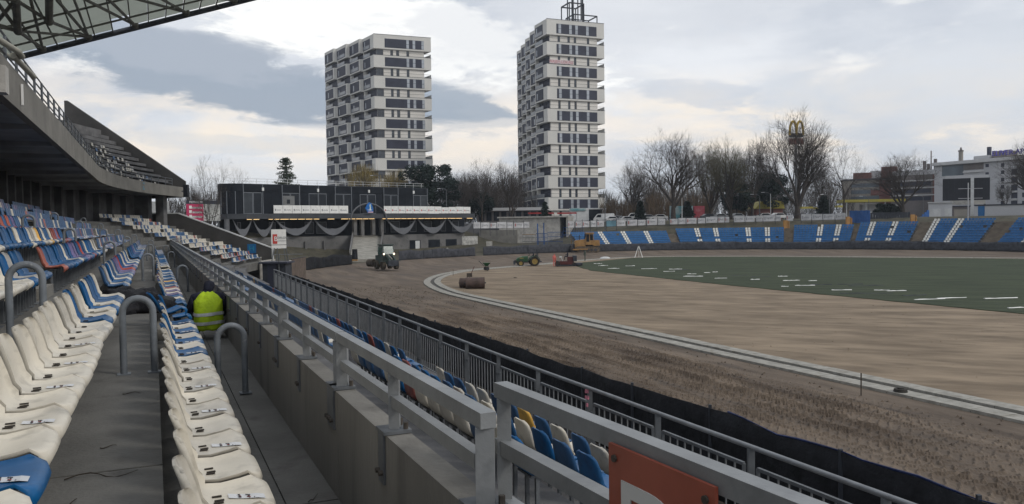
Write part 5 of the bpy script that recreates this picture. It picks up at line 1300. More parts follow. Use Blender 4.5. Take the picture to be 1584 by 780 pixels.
# stakes, drain cap and small things by the kerb
for px, py, lab in ((1332, 612, 'thin wooden stake standing upright in the near kerb'), (701, 427, 'thin wooden stake at the left end of the kerb curve')):
    p = G(px, py, .02); tag(MB().bar(p, p + V((0, 0, .75)), .035).build('stake', M['muddy']), lab, 'stake')
p = G(1393, 609, .03); tag(MB().tube([p, p + V((0, 0, .16))], [.24, .20], 14).tube([p + V((0, 0, .15)), p + V((0, 0, .2))], .1, 8).build('drain_cap', M['tyre'], smooth=40), 'black round drain cap lying on the soil beside the kerb', 'drain cap')
p = G(797, 430, .03); tag(MB().ell(p, (.22, .15, .1), 8, 5).build('clod', M['muddy'], smooth=60), 'small dark clod of earth on the infield soil', 'clod')
# twigs and litter on the terrace floors
M['twig'] = mat('dry twig', (.03, .022, .016), .9)
TW = [(-.30, 5.05, 0, .38), (-.25, 3.75, .6, .30), (-.42, 4.6, 1.2, .10), (-.30, 5.7, .3, .10), (-.2, 7.5, -.2, .14), (.62, 4.2, .1, .14), (.86, 3.9, .3, .2), (.9, 5.2, 1, .16)]
for i, (o_, s, a, l_) in enumerate(TW):
    zz = 4.40 if o_ < 0 else (4.04 if o_ < .72 else 4.03); p = ST(o_, s, zz + .006); k = MB()
    k.tube([p + V((l_ * (f - .5) * math.cos(a - TH), l_ * (f - .5) * math.sin(a - TH), .004 + .03 * math.sin(f * 7 + i) * l_)) + V((0, .12 * l_ * math.sin(f * 6 + i), 0)) for f in np.linspace(0, 1, 8)], [.004, .0035, .0035, .003, .003, .0025, .002, .0015], 5)
    nth = sum(1 for q in TW if (q[0] < 0) == (o_ < 0) and q[1] <= s)
    tag(k.build('twig', M['twig'], smooth=60), f'dry twig on the concrete floor of the {"second" if o_ < 0 else "front"} row, {ordw(nth)} from the camera', 'twig', 'dry twigs on the terrace floors')

# ================================================================== TREES
M['bark'] = mat('dark winter bark', (.050, .042, .036), .95, .3, 3, bump=.4, bscale=12); M['twigs'] = mat('bare twigs', (.066, .056, .049), .95, .25, .5)
M['twigs_g'] = mat('budding olive twigs', (.085, .078, .045), .95, .25, .5); M['needle'] = mat('dark pine needles', (.014, .026, .020), .9, .45, .9); M['needle2'] = mat('green spruce needles', (.045, .06, .036), .9, .4, 1.2)
M['willow'] = mat('yellow willow shoots', (.20, .155, .055), .9, .3, .7)
def tri_tube(k, p, q, r0, r1, n=3):
    x, y = ortho(q - p); vs = []
    for c, r in ((p, r0), (q, r1)):
        for j in range(n):
            a = 2 * math.pi * j / n; vs.append(c + x * (r * math.cos(a)) + y * (r * math.sin(a)))
    k.add(vs, [(j, (j + 1) % n, n + (j + 1) % n, n + j) for j in range(n)])
def bare_tree(seed, fork=.22, spread=.55, limbs=5, upw=.35, kids=(5, 5, 5, 4), rad=.026, dens=1.0):
    """a unit-height winter tree: (trunk mesh, crown mesh)"""
    rg = random.Random(seed); T = MB(); Cn = MB(); LEN = [fork, .42, .27, .17, .11, .065]
    def grow(p, d, ln, r, lv):
        k = T if lv <= 2 else Cn; ns = 4 if lv < 3 else (2 if lv < 5 else 1); pts = [p]; rr = [r]; dd = d.normalized()
        for i in range(ns):
            j = .10 + .05 * lv if lv else .05
            dd = (dd + V((rg.gauss(0, j), rg.gauss(0, j), rg.gauss(0, j * .7) + (upw * .28 if lv else .1)))).normalized()
            pts.append(pts[-1] + dd * ln / ns); rr.append(r * (1 - (i + 1) / ns * (.36 if lv == 0 else .56)))
        n = (8, 6, 5, 3, 3, 3)[lv]
        for i in range(ns): tri_tube(k, pts[i], pts[i + 1], rr[i], rr[i + 1], n)
        if lv >= 5 or lv > len(kids): return
        nk = limbs if lv == 0 else kids[lv - 1]
        for c in range(nk):
            f = 1.0 if (lv and c == 0) or (lv == 0 and c < 3) else rg.uniform(.35 if lv else .7, 1.0)
            i = min(ns - 1, int(f * ns)); b = pts[i] + (pts[i + 1] - pts[i]) * (f * ns - i if f < 1 else 1); rb = rr[i] + (rr[i + 1] - rr[i]) * (f * ns - i if f < 1 else 1)
            az_ = 2 * math.pi * (c / nk + rg.random() * .25) + lv; sp = spread * rg.uniform(.6, 1.25) * (1.0 if c else .45)
            x, y = ortho(dd); nd = dd * math.cos(sp) + (x * math.cos(az_) + y * math.sin(az_)) * math.sin(sp)
            grow(b, nd, LEN[lv + 1] * rg.uniform(.7, 1.15), max(.0009, rb * (.74 if lv == 0 else .64)), lv + 1)
    grow(V((0, 0, 0)), V((0, 0, 1)), LEN[0], rad, 0)
    zs = max(v[2] for v in Cn.v); 
    for k in (T, Cn): k.v = [(v[0] / zs, v[1] / zs, v[2] / zs) for v in k.v]
    wd = max(abs(v[0]) for v in Cn.v); return T.mesh('trunk', 60), Cn.mesh('crown'), wd
TV = [bare_tree(1, .20, .68, 6, .24, (6, 6, 5, 4), .040), bare_tree(2, .16, .56, 6, .34, (6, 6, 5, 4), .038), bare_tree(3, .28, .66, 6, .18, (6, 6, 5, 4), .034), bare_tree(4, .12, .55, 7, .36, (6, 6, 5, 4), .042), bare_tree(5, .30, .80, 5, .06, (6, 5, 5, 4), .040), bare_tree(16, .40, .74, 5, .10, (5, 5, 4, 4), .024), bare_tree(23, .34, .80, 5, .08, (5, 5, 4, 3), .026)]
for t_, c_, _ in TV: t_.materials.append(M['bark']); c_.materials.append(M['twigs'])
def tz(p): return ground_z(p.x, p.y)
def tree_at(px, ytop, Y, wpx, v, rz, label, group=None, tw=None, name='bare_tree'):
    p = A(px, 340, Y); p.z = tz(p) - .1; h = (HZ + SL * (px - CX) - ytop) * Y / F + 5.8 - p.z
    t = thing(name, label, 'tree', p, rz, group); tk, cr, wd = TV[v]
    if tw: cr = cr.copy(); cr.materials[0] = M[tw]
    s = (wpx / 2 * Y / F) / wd * 1.15
    for nm, me in (('trunk', tk), ('crown', cr)):
        o = ob(nm, me, t); o.scale = (s, s, h)
    return t
GR = 'bare winter trees beyond the stadium'
for a in [(325, 234, 112, 66, 5, .3, 'tall bare tree in front of the pink billboard left of the clubhouse'), (373, 256, 150, 52, 6, 1.0, 'low rounded bare tree just left of the clubhouse roof'),
          (297, 268, 140, 17, 3, 2.0, 'narrow upright bare poplar at the end of the balcony'), (307, 276, 140, 16, 3, 4.0, 'shorter narrow poplar beside the tall bare tree'),
          (712, 258, 205, 55, 1, .4, 'bare tree between the dark pines and the taller tower'), (746, 239, 192, 62, 2, 1.3, 'tall bare tree left of the grey concrete shelter'), (791, 243, 192, 58, 1, 2.4, 'bare tree touching the left edge of the taller tower'), (765, 262, 215, 50, 0, 3.3, 'low bare tree behind the other two left of the taller tower'), (728, 268, 214, 40, 1, 5.2, 'small bare tree beside the dark pines'),
          (978, 240, 205, 66, 0, 1.1, 'slender pale bare tree right of the taller tower'), (1042, 190, 176, 100, 0, 2.0, 'broad bare tree above the teal and pink containers'), (1098, 212, 190, 74, 1, .7, 'left bare tree of the dense middle clump'), (1130, 204, 182, 92, 3, 3.1, 'middle bare tree of the dense clump with pale buds'), (1164, 210, 196, 66, 1, 4.4, 'right bare tree of the dense middle clump'),
          (1234, 156, 172, 128, 3, 1.9, 'tallest bare tree with a fan shaped crown in front of the yellow arches'), (1304, 214, 170, 76, 6, .2, 'leaning bare tree with forked limbs above the blue seats'), (1396, 226, 176, 84, 0, 5.0, 'round bare tree before the brown office building'), (1597, 203, 178, 80, 0, 3.9, 'bare tree cut by the right edge of the view'), (1557, 272, 182, 30, 2, 1.4, 'small bare tree in front of the white apartment block'), (1190, 236, 215, 60, 1, 2.7, 'smaller bare tree just left of the tallest fan shaped tree'), (1268, 232, 214, 54, 2, 0.4, 'smaller bare tree just right of the tallest fan shaped tree')]:
    tree_at(*a[:6], a[6], GR, 'twigs_g' if a[0] in (1130, 1098) else None)
def leaf_quads(k, c, rx, rz_, n, rg, sz, flat=.6, droop=0):
    for i in range(n):
        while True:
            q = V((rg.uniform(-1, 1), rg.uniform(-1, 1), rg.uniform(-1, 1)))
            if .25 < q.length < 1: break
        p = c + V((q.x * rx, q.y * rx, q.z * rz_)); a = V((rg.gauss(0, 1), rg.gauss(0, 1), rg.gauss(0, flat) - droop)).normalized() * sz * rg.uniform(.6, 1.3)
        b = a.cross(V((rg.gauss(0, 1), rg.gauss(0, 1), rg.gauss(0, 1)))).normalized() * sz * .38
        k.add([p - a, p + b, p + a, p - b], [(0, 1, 2, 3)])
def conifer(px, ytop, Y, wpx, label, m, seed, pine=False, name='conifer'):
    rg = random.Random(seed); p = A(px, 340, Y); p.z = tz(p) - .1; h = (HZ + SL * (px - CX) - ytop) * Y / F + 5.8 - p.z; wd = wpx / 2 * Y / F
    t = thing(name, label, 'tree', p, rg.random() * 6, 'evergreen trees beyond the stadium'); k = MB()
    k.tube([(0, 0, 0), (.02 * h, 0, h * .5), (0, .01 * h, h * .97)], [.022 * h, .014 * h, .003 * h], 7); c = MB()
    if not pine:
        z = .10
        while z < .98:
            n = rg.randint(6, 9); L_ = wd * (1 - z) ** .8 * rg.uniform(.75, 1.15) + .15
            for j in range(n):
                a = 2 * math.pi * j / n + rg.random() * .8; l = L_ * rg.uniform(.45, 1.15); d = V((math.cos(a), math.sin(a), 0)); b = V((0, 0, z * h)); e = b + d * l + V((0, 0, l * rg.uniform(-.15, .18)))
                tri_tube(k, b, e, .03, .008)
                for f in np.linspace(.25, 1, max(2, int(l / .45))): leaf_quads(c, b + (e - b) * f, .45, .30, 10, rg, .26, .4, .4)
            z += rg.uniform(.02, .045)
    else:
        for i in range(44):
            z = rg.uniform(.28, .97); a = rg.random() * 6.28; l = wd * (1 - abs(z - .55) * 1.05) * rg.uniform(.5, 1.1); b = V((0, 0, (z - .06) * h)); e = V((l * math.cos(a), l * math.sin(a), z * h)); tri_tube(k, b, e, .09, .03, 4)
            leaf_quads(c, e, wd * .36, wd * .25, 150, rg, .34, .8)
    k.build('trunk', M['bark'], t, 60, world=False); c.build('crown', M[m], t, None, world=False); return t
conifer(444, 241, 188, 84, 'pointed green spruce rising behind the clubhouse roof', 'needle2', 1)
conifer(648, 254, 190, 56, 'left of two dark pines behind the right end of the clubhouse', 'needle', 2, True); conifer(681, 257, 196, 52, 'right of two dark pines behind the right end of the clubhouse', 'needle', 3, True)
conifer(990, 312, 184, 18, 'small dark spruce behind the parked white cars', 'needle', 4); conifer(1063, 312, 182, 20, 'small dark spruce between the teal and pink containers', 'needle', 5); conifer(1274, 304, 186, 24, 'small dark spruce right of the tallest bare tree', 'needle', 6); conifer(1140, 282, 196, 40, 'dark evergreen in the middle clump of bare trees', 'needle', 7, True); conifer(1195, 268, 205, 50, 'dark evergreen left of the yellow roofed kiosk', 'needle', 8, True)
conifer(1372, 318, 180, 34, 'dark low evergreen bush beside the round bare tree', 'needle', 9, True, 'evergreen_bush'); conifer(843, 312, 186, 20, 'small dark spruce at the foot of the taller tower', 'needle', 10); conifer(745, 300, 200, 36, 'dark evergreen behind the tall bare tree near the pines', 'needle', 11, True)
for px, yt, w_, sd, lab in ((563, 247, 72, 31, 'yellow weeping willow in front of the shorter tower'), (612, 258, 60, 32, 'smaller yellow weeping willow right of the first')):
    rg = random.Random(sd); Y = 195; p = A(px, 340, Y); p.z = tz(p); h = (HZ + SL * (px - CX) - yt) * Y / F + 5.8 - p.z; wd = w_ / 2 * Y / F; t = thing('willow_tree', lab, 'tree', p, 0, 'willow trees behind the clubhouse'); k = MB(); c = MB()
    k.tube([(0, 0, 0), (.1, 0, h * .35), (0, .1, h * .6)], [.4, .3, .15], 7)
    for i in range(46):
        a = rg.random() * 6.28; l = wd * rg.uniform(.2, .95); zt_ = h * (1 - .45 * (l / wd) ** 2) * rg.uniform(.82, 1.0); e = V((l * math.cos(a), l * math.sin(a), zt_)); tri_tube(k, V((0, 0, h * rg.uniform(.4, .6))), e, .1, .03, 4)
        for j in range(34):
            q = e + V((rg.gauss(0, .55), rg.gauss(0, .55), rg.uniform(-.2, .5))); b = q + V((rg.gauss(0, .25), rg.gauss(0, .25), -rg.uniform(.9, 3.2))); s = V((rg.uniform(-.05, .05), rg.uniform(-.05, .05), 0)); c.add([q, b, b + s, q + s * .5], [(0, 1, 2, 3)])
    k.build('trunk', M['bark'], t, 60, world=False); c.build('crown', M['willow'], t, None, world=False)
# brown thickets and far woodland that read as one mass
M['thicket'] = mat('brown winter thicket', (.055, .048, .042), .95, .35, .25); M['thicket2'] = mat('rusty beech thicket', (.10, .07, .042), .95, .3, .25)
def wood(name, label, spans, m, seed):
    rg = random.Random(seed); k = MB()
    for x0, x1, y0, y1, Y0, Y1, n in spans:
        for i in range(n):
            px = rg.uniform(x0, x1); Y = rg.uniform(Y0, Y1); p = A(px, 340, Y); p.z = tz(p) - .2; yt = rg.uniform(y0, y1) ; h = (HZ + SL * (px - CX) - yt) * Y / F + 5.8 - p.z; w_ = h * rg.uniform(.18, .32)
            for j in range(46):
                a = rg.random() * 6.28; f = rg.uniform(.0, .75); b = p + V((0, 0, h * f)) + V((math.cos(a), math.sin(a), 0)) * w_ * f * .5; l = rg.uniform(.2, .5) * h * (1 - f * .4)
                e = b + V((math.cos(a) * w_ * rg.uniform(.1, .7), math.sin(a) * w_ * rg.uniform(.1, .7), min(l, h * 1.0 - h * f))); r_ = rg.uniform(.02, .07)
                x_ = V((rg.uniform(-1, 1), rg.uniform(-.5, .5), 0)).normalized() * r_; k.add([b - x_, b + x_, e], [(0, 1, 2)])
    o = k.build(name, M[m]); tag(o, label, 'woodland', kind='stuff')
wood('woodland', 'brown far woodland and thickets behind the trees and towers', [(685, 812, 262, 292, 225, 290, 150), (690, 830, 296, 325, 215, 225, 60), (930, 1010, 285, 312, 215, 260, 90), (1000, 1320, 255, 300, 225, 300, 300), (255, 345, 285, 318, 150, 200, 60), (1320, 1420, 285, 315, 290, 330, 60), (520, 660, 262, 285, 230, 260, 60)], 'thicket', 3)
wood('beech_thicket', 'rusty brown beech thicket behind the parked cars', [(1000, 1100, 282, 318, 200, 222, 90), (930, 985, 300, 322, 200, 215, 40), (1130, 1180, 295, 322, 205, 222, 40)], 'thicket2', 9)
# hedge shrubs on the bank by the clubhouse
# ================================================================== BUILDINGS ON THE RIGHT
M['apt'] = mat('pale grey apartment render', (.44, .445, .46), .85, .08, .1, 5); M['office'] = mat('brown grey office cladding', (.15, .135, .13), .8, .15, .2); M['office_r'] = mat('brick red cladding', (.17, .075, .065), .8, .15, .3); M['office_l'] = mat('sand office cladding', (.27, .25, .22), .85, .1, .2)
M['strip'] = mat('white facade strip', (.5, .5, .5), .6, .08, .5); M['glass_b'] = mat('blue grey glazing', (.10, .125, .15), .2, .3, .15, spec=.6); M['yel'] = mat('yellow shop roof', (.34, .29, .05), .6, .15, .6); M['screen'] = mat('black display screen', (.012, .014, .02), .45, .15, 1)
def Zat(px, y, Y): return 5.8 + (HZ + SL * (px - CX) - y) * Y / F
class Face:
    """a vertical facade between two picture columns at given depths"""
    def __init__(s, pxa, Ya, pxb, Yb):
        s.a = A(pxa, 340, Ya); s.b = A(pxb, 340, Yb); s.a.z = s.b.z = 0; s.e = (s.b - s.a).normalized(); s.n = V((s.e.y, -s.e.x, 0)); s.n = s.n if s.n.y < 0 else -s.n; s.rz = math.atan2(s.e.y, s.e.x); s.L = (s.b - s.a).length
    def t(s, px):
        r = ray(px, 340); return (s.a.x * r.y - s.a.y * r.x) / (s.e.y * r.x - s.e.x * r.y)
    def z(s, px, y): q = s.a + s.e * s.t(px); return Zat(px, y, q.y)
    def box(s, nm, p1, p2, z1, z2, f1, f2, m, par):
        t1, t2 = s.t(p1), s.t(p2); c = s.a + s.e * ((t1 + t2) / 2) + s.n * ((f1 + f2) / 2)
        return ubox(nm, m, V((c.x, c.y, (z1 + z2) / 2)), (abs(t2 - t1), abs(f2 - f1), z2 - z1), s.rz, par)
# apartment block
f = Face(1445, 236, 1640, 205); ap = thing('apartment_block', 'pale grey apartment block with a sloping roof edge at the right', 'building', f.a + V((0, 0, 6.2)))
zr = f.z(1520, 251.5); f.box('wall', 1445, 1640, 6, zr, -14, 0, 'apt', ap); f.box('roof_edge', 1444, 1642, zr, zr + .9, -14.3, .8, 'strip', ap)
f.box('glazing', 1457, 1490, f.z(1475, 272), zr - .15, .0, .08, 'glass_b', ap); f.box('glazing', 1490, 1521, f.z(1505, 263), zr - .15, .0, .07, 'office', ap); f.box('facade_strip', 1490, 1521, f.z(1505, 267), f.z(1505, 264.8), .0, .3, 'strip', ap)
for py in (254, 267): f.box('window', 1524, 1529, f.z(1526, py + 5), f.z(1526, py), .0, .06, 'tw_dark', ap)
for py in (253, 264, 275.5, 286.5, 298, 311): f.box('window', 1548, 1553, f.z(1550, py + 5.6), f.z(1550, py), .0, .06, 'tw_dark', ap)
for py in (262, 274, 286, 298, 311):
    w_ = f.box('window', 1564, 1573.5, f.z(1568, py + 9), f.z(1568, py), .0, .06, 'tw_dark', ap); f.box('balcony_front', 1564, 1573.5, f.z(1568, py + 12), f.z(1568, py + 9.4), .02, .5, 'strip', ap)
    f.box('window', 1581, 1587, f.z(1584, py + 7), f.z(1584, py), .0, .06, 'tw_dark', ap)
f.box('roof_plant', 1492, 1516, zr + .9, zr + 2.2, -9, -4, 'apt', ap); f.box('roof_plant', 1518, 1540, zr + .9, zr + 3.2, -10, -5, 'office', ap); f.box('roof_plant', 1509, 1513, zr + .9, zr + 4.6, -6, -5, 'tw_dark', ap)
M['violet'] = mat('violet sign letters', (.055, .04, .30), .5, .1, 1)
pm = f.a + f.e * f.t(1559) + f.n * .3
text('roof_sign', 'ELIVER.AP', 2.0, V((pm.x, pm.y, zr + 2.1)), f.e, (0, 0, 1), M['violet'], ap, .15)
f.box('sign_rail', 1538, 1584, zr + .9, zr + 1.15, .2, .4, 'office', ap)
# office building
f = Face(1303, 262, 1378, 255); of = thing('office_building', 'sand and red office building with dark window bands behind the bare trees', 'building', f.a + V((0, 0, 6.2)))
z0 = f.z(1340, 279); f.box('wall', 1303, 1378, 6, z0, -16, 0, 'office_l', of); f.box('roof_edge', 1303, 1378, z0, z0 + .5, -16, .3, 'tw_edge', of)
for py in (284, 294, 304): f.box('window_band', 1316, 1372, f.z(1340, py + 6), f.z(1340, py), 0, .06, 'glass_b', of)
f.box('red_wall', 1360, 1378, 6, z0 - .2, .0, .1, 'office_r', of); f.box('penthouse', 1318, 1346, z0 + .5, z0 + 2.6, -9, -3, 'office_r', of); f.box('penthouse', 1344, 1360, z0 + .5, z0 + 3.2, -12, -5, 'apt', of); f.box('penthouse', 1361, 1385, z0 + .5, z0 + 4.4, -12, -5, 'office_r', of); f.box('red_sign', 1347, 1368, f.z(1355, 302), f.z(1355, 294), .06, .4, 'office_r', of)
f = Face(1378, 250, 1456, 240); of = thing('office_building', 'brown office building striped with white floor bands beside the apartment block', 'building', f.a + V((0, 0, 6.2)))
z0 = f.z(1415, 271); f.box('wall', 1378, 1456, 6, z0, -16, 0, 'office', of); f.box('attic', 1378, 1446, z0, z0 + 1.5, -12, -1, 'apt', of)
for py in (279.5, 290.5, 302): f.box('floor_band', 1378, 1456, f.z(1415, py + 1.1), f.z(1415, py - .4), 0, .35, 'strip', of); f.box('window_band', 1382, 1440, f.z(1415, py + 8.5), f.z(1415, py + 2.6), 0, .07, 'tw_dark', of)
f.box('red_wall', 1443, 1455, 6, z0 - .2, .0, .3, 'office_r', of)
for px, h in ((1419, 3.0), (1425, 2.0), (1436, 3.4), (1431, 6)): f.box('chimney', px, px + (4 if h < 5 else .6), z0 + 1.5, z0 + 1.5 + h, -6, -5, 'office', of)
p = A(1486, 300, 330); ch = thing('chimney_tower', 'pale round chimney with a narrow cap above the apartment roof', 'chimney', V((p.x, p.y, 6.5)))
zt_ = Zat(1486, 235, 330); MB().tube([V((p.x, p.y, 6.5)), V((p.x, p.y, zt_))], [.95, .85], 14).build('shaft', M['office_l'], ch, 40); MB().tube([V((p.x, p.y, zt_)), V((p.x, p.y, zt_ + .5)), V((p.x, p.y, zt_ + .55)), V((p.x, p.y, zt_ + 1.7))], [1.05, 1.05, .5, .25], 12).build('cap', M['office'], ch)
# scoreboard, its mast, booth and walls behind the far stand
f = Face(1458, 172, 1531, 168); sb_ = thing('scoreboard', 'big black scoreboard screen with a pale centre post behind the blue seats', 'scoreboard', f.a + f.e * f.L / 2 + V((0, 0, 6.3)))
zb_ = f.z(1495, 310); zt_ = f.z(1495, 276); f.box('screen', 1458, 1531, zb_, zt_, -1.0, 0, 'screen', sb_)
for i in range(1, 8): f.box('screen_joint', 1458 + i * 9.1, 1458.15 + i * 9.1, zb_, zt_, 0, .03, 'steel_dark', sb_)
f.box('top_box', 1462, 1529, zt_, f.z(1495, 271.5), -.9, .2, 'apt', sb_); f.box('centre_post', 1501, 1506, 6.2, zt_ + .1, .1, .7, 'white2', sb_); f.box('catwalk', 1470, 1524, zb_ - .9, zb_ - .05, -.8, .2, 'conc_light', sb_)
f.box('leg', 1464, 1467, 6, zb_ - .9, -.8, -.2, 'galv_dull', sb_); f.box('leg', 1522, 1525, 6, zb_ - .9, -.8, -.2, 'galv_dull', sb_)
p = OV(ph_at(1497, 9.5), 9.5); fm = thing('floodlight_mast', 'thin grey mast with two cross bars in front of the scoreboard', 'mast', V((p.x, p.y, 4.5)))
MB().tube([V((p.x, p.y, 1.6)), V((p.x, p.y, Zat(1497, 283, p.y)))], .085, 8).build('pole', M['apt'], fm)
for py in (292, 307): z_ = Zat(1497, py, p.y); MB().bar(V((p.x - 1.5, p.y + .5, z_)), V((p.x + 2.2, p.y - .7, z_)), .09).build('cross_bar', M['apt'], fm)
f = Face(1436, 166, 1473, 164); bo = thing('booth', 'low white booth with two shutters left of the scoreboard', 'booth', f.a + V((0, 0, 6.2)))
f.box('wall', 1436, 1473, 5.5, f.z(1455, 314), -4, 0, 'apt', bo); f.box('roof', 1435, 1474, f.z(1455, 314), f.z(1455, 312.6), -4.2, .3, 'strip', bo)
for a, b in ((1437.5, 1455), (1461, 1471.5)): f.box('shutter', a, b, 6.2, f.z(1455, 323), 0, .06, 'white2', bo)
f = Face(1474, 165, 1500, 164); sh = thing('shed', 'open brown shed right of the white booth', 'shed', f.a + V((0, 0, 6.2))); f.box('wall', 1474, 1500, 5.5, f.z(1487, 320), -3, 0, 'office', sh); f.box('roof', 1473, 1501, f.z(1487, 320), f.z(1487, 318.5), -3.2, .3, 'tw_dark', sh); f.box('shutter', 1476, 1496, 6, f.z(1487, 324), 0, .06, 'office_l', sh)
f = Face(1507, 163, 1650, 150); gw = thing('grey_wall', 'long plain grey wall below the apartment block at the right', 'wall', f.a + V((0, 0, 6.2))); f.box('wall', 1507, 1650, 5, f.z(1560, 317.5), -.6, 0, 'apt', gw); f.box('coping', 1507, 1650, f.z(1560, 317.5), f.z(1560, 315.6), -.8, .15, 'steel_dark', gw); f.box('gate', 1513, 1523, 5.5, f.z(1518, 319), .0, .08, 'blue_sign', gw)
M['blue_wall'] = mat('faded blue boarding', (.02, .08, .24), .7, .25, .5)
for a, b, yt, lab in ((1314, 1346, 326, 'long faded blue board fence behind the middle blue seats'), (1346, 1408, 329, 'low dark blue mesh fence beside the board fence')):
    f = Face(a, 160, b, 157); bw = thing('board_fence', lab, 'fence', f.a + V((0, 0, 5.8))); n = max(4, int((b - a) / 4))
    for i in range(n): f.box('board', a + (b - a) * i / n + .15, a + (b - a) * (i + 1) / n - .15, 5.2, f.z(a, yt + .4 * (i % 2)), -.05, .05, 'blue_wall' if yt == 326 else 'steel_dark', bw)
f = Face(1419, 160, 1437, 162); bw = thing('board_fence', 'slanting blue board wall left of the white booth', 'fence', f.a + V((0, 0, 5.8)))
for i in range(5): f.box('board', 1419 + i * 3.6 + .1, 1419 + (i + 1) * 3.6 - .1, 5.0, f.z(1428, 338 - i * 3.2), -.06, .06, 'blue_wall', bw)
# yellow roofed kiosk, canopy and the arches sign
f = Face(1168, 205, 1212, 205); ki = thing('kiosk', 'low building with a yellow gabled roof behind the banner fence', 'building', f.a + V((0, 0, 6.3))); f.box('wall', 1170, 1211, 6, f.z(1190, 323), -6, 0, 'office_r', ki)
k = MB(); gz_ = [(f.t(1167), f.z(1190, 323)), (f.t(1213), f.z(1190, 323)), (f.t(1211), f.z(1190, 312.5)), (f.t(1190), f.z(1190, 309)), (f.t(1177), f.z(1190, 313))]
k.prism(gz_, f.a + f.n * .4, f.e, V((0, 0, 1)), -7); k.build('roof', M['yel'], ki)
f = Face(1300, 215, 1402, 212); cn = thing('station_canopy', 'flat yellow edged canopy under the office buildings', 'canopy', f.a + V((0, 0, 6.3))); f.box('canopy', 1304, 1401, f.z(1350, 312.5), f.z(1350, 308.5), -8, 0, 'yel', cn)
for px in (1310, 1340, 1370, 1398): f.box('post', px, px + 1.2, 6.2, f.z(1350, 312.5), -1, -.6, 'white2', cn)
f.box('kiosk_wall', 1340, 1396, 6.2, f.z(1350, 316), -7.5, -4, 'strip', cn)
for a, b, y_ in ((1240, 1258, 320), (1262, 1282, 321), (1296, 1306, 318)):
    f = Face(a, 214, b, 214); o = f.box('yellow_sunshade', a, b, f.z(a, y_ + 3), f.z(a, y_), -2, 0, 'yel', cn)
p = A(1231.5, 340, 196); am = thing('arches_sign', 'tall pole sign with golden arches seen through the bare branches', 'sign', V((p.x, p.y, 6.4))); MB().tube([V((p.x, p.y, 6.4)), V((p.x, p.y, Zat(1232, 212, 196)))], .32, 10).build('pole', M['galv_dull'], am)
z1 = Zat(1232, 210, 196); ah = 21 * 196 / F; ar = MB(); M['arch'] = mat('golden yellow sign plastic', (.40, .27, .03), .5, .15, 1)
for sg_ in (-1, 1):
    pts = [V((p.x + sg_ * (.82 - .82 * math.cos(math.pi * i / 14)) , p.y - .3, z1 + ah * math.sin(math.pi * i / 14) ** .75)) for i in range(15)]
    ar.tube(pts, .30, 8)
ar.build('arches', M['arch'], am, 50); MB().box((p.x, p.y - .1, Zat(1232, 210.3, 196)), (3.4, .6, 1.0)).build('lower_board', M['steel_dark'], am); MB().box((p.x, p.y - .1, Zat(1232, 219.5, 196)), (3.4, .6, 1.5)).build('lower_board', M['office_r'], am)
# painted containers
M['mural_t'] = mat('teal mural paint', (.08, .30, .34), .6, .2, .35, 3, c2=(.42, .46, .46)); M['mural_p'] = mat('pink mural paint', (.50, .10, .13), .6, .2, .5, 3, c2=(.5, .3, .3), mid=(.5, .7))
for a, b, m_, lab in ((1039, 1072, 'mural_t', 'teal and white painted container under the broad bare tree'), (1074, 1090, 'mural_p', 'pink painted container under the broad bare tree')):
    f = Face(a, 196, b, 196); ct_ = thing('painted_container', lab, 'container', f.a + V((0, 0, 6.4))); f.box('shell', a, b, 6.4, f.z(a, 319), -2.6, 0, m_, ct_); n = int((b - a) / 2)
    for i in range(n): f.box('rib', a + i * 2 + .5, a + i * 2 + .9, 6.5, f.z(a, 319) - .1, 0, .06, m_, ct_)
# ================================================================== PARKED CARS
CARC = {'white': (.62, .62, .61), 'silver': (.33, .34, .35), 'dark grey': (.05, .053, .06), 'black': (.015, .016, .018), 'blue': (.03, .07, .16), 'red': (.3, .03, .03)}
for k_, c_ in CARC.items(): M['car_' + k_] = mat(k_ + ' car paint', c_, .3, .05, 2, spec=.6)
def car(px, Y, rz, c, label, van=False):
    p = A(px, 340, Y); p.z = tz(p) + .02; t = thing('parked_van' if van else 'parked_car', label, 'van' if van else 'car', p, rz, 'vehicles parked beyond the far bank'); m = M['car_' + c]; k = MB()
    if van: pr = [(-2.4, .35), (2.3, .35), (2.4, .8), (2.2, 1.1), (1.5, 1.95), (1.2, 2.05), (-2.3, 2.1), (-2.45, 1.9)]
    else: pr = [(-2.1, .3), (2.1, .3), (2.15, .62), (1.95, .85), (1.0, .95), (.35, 1.42), (-1.1, 1.46), (-1.75, 1.05), (-2.12, .95)]
    w_ = .92 if van else .85; k.prism(pr, (0, w_, 0), V((1, 0, 0)), V((0, 0, 1)), w_ * 2); put(t, k, 'body', m)
    for sg_ in (-1, 1):
        if van: put(t, MB().prism([(.5, 1.2), (1.75, 1.2), (1.3, 1.85), (.5, 1.85)], (0, sg_ * (w_ + .012) + .01, 0), V((1, 0, 0)), V((0, 0, 1)), .02), 'window', M['glass_dk'])
        else: put(t, MB().prism([(-1.5, .98), (.75, .98), (.3, 1.34), (-1.0, 1.36)], (0, sg_ * (w_ + .012) + .01, 0), V((1, 0, 0)), V((0, 0, 1)), .02), 'window', M['glass_dk'])
        for x in (-1.35, 1.4): wheel(t, x, sg_ * (w_ - .08), .32, .2, M['tyre'], M['galv_dull'])
    put(t, MB().bar((1.62 if van else .98, 0, 1.2 if van else 1.0), (1.3 if van else .45, 0, 1.85 if van else 1.38), w_ * 1.7, .03, 0, V((1, 0, 1))), 'windscreen', M['glass_dk'])
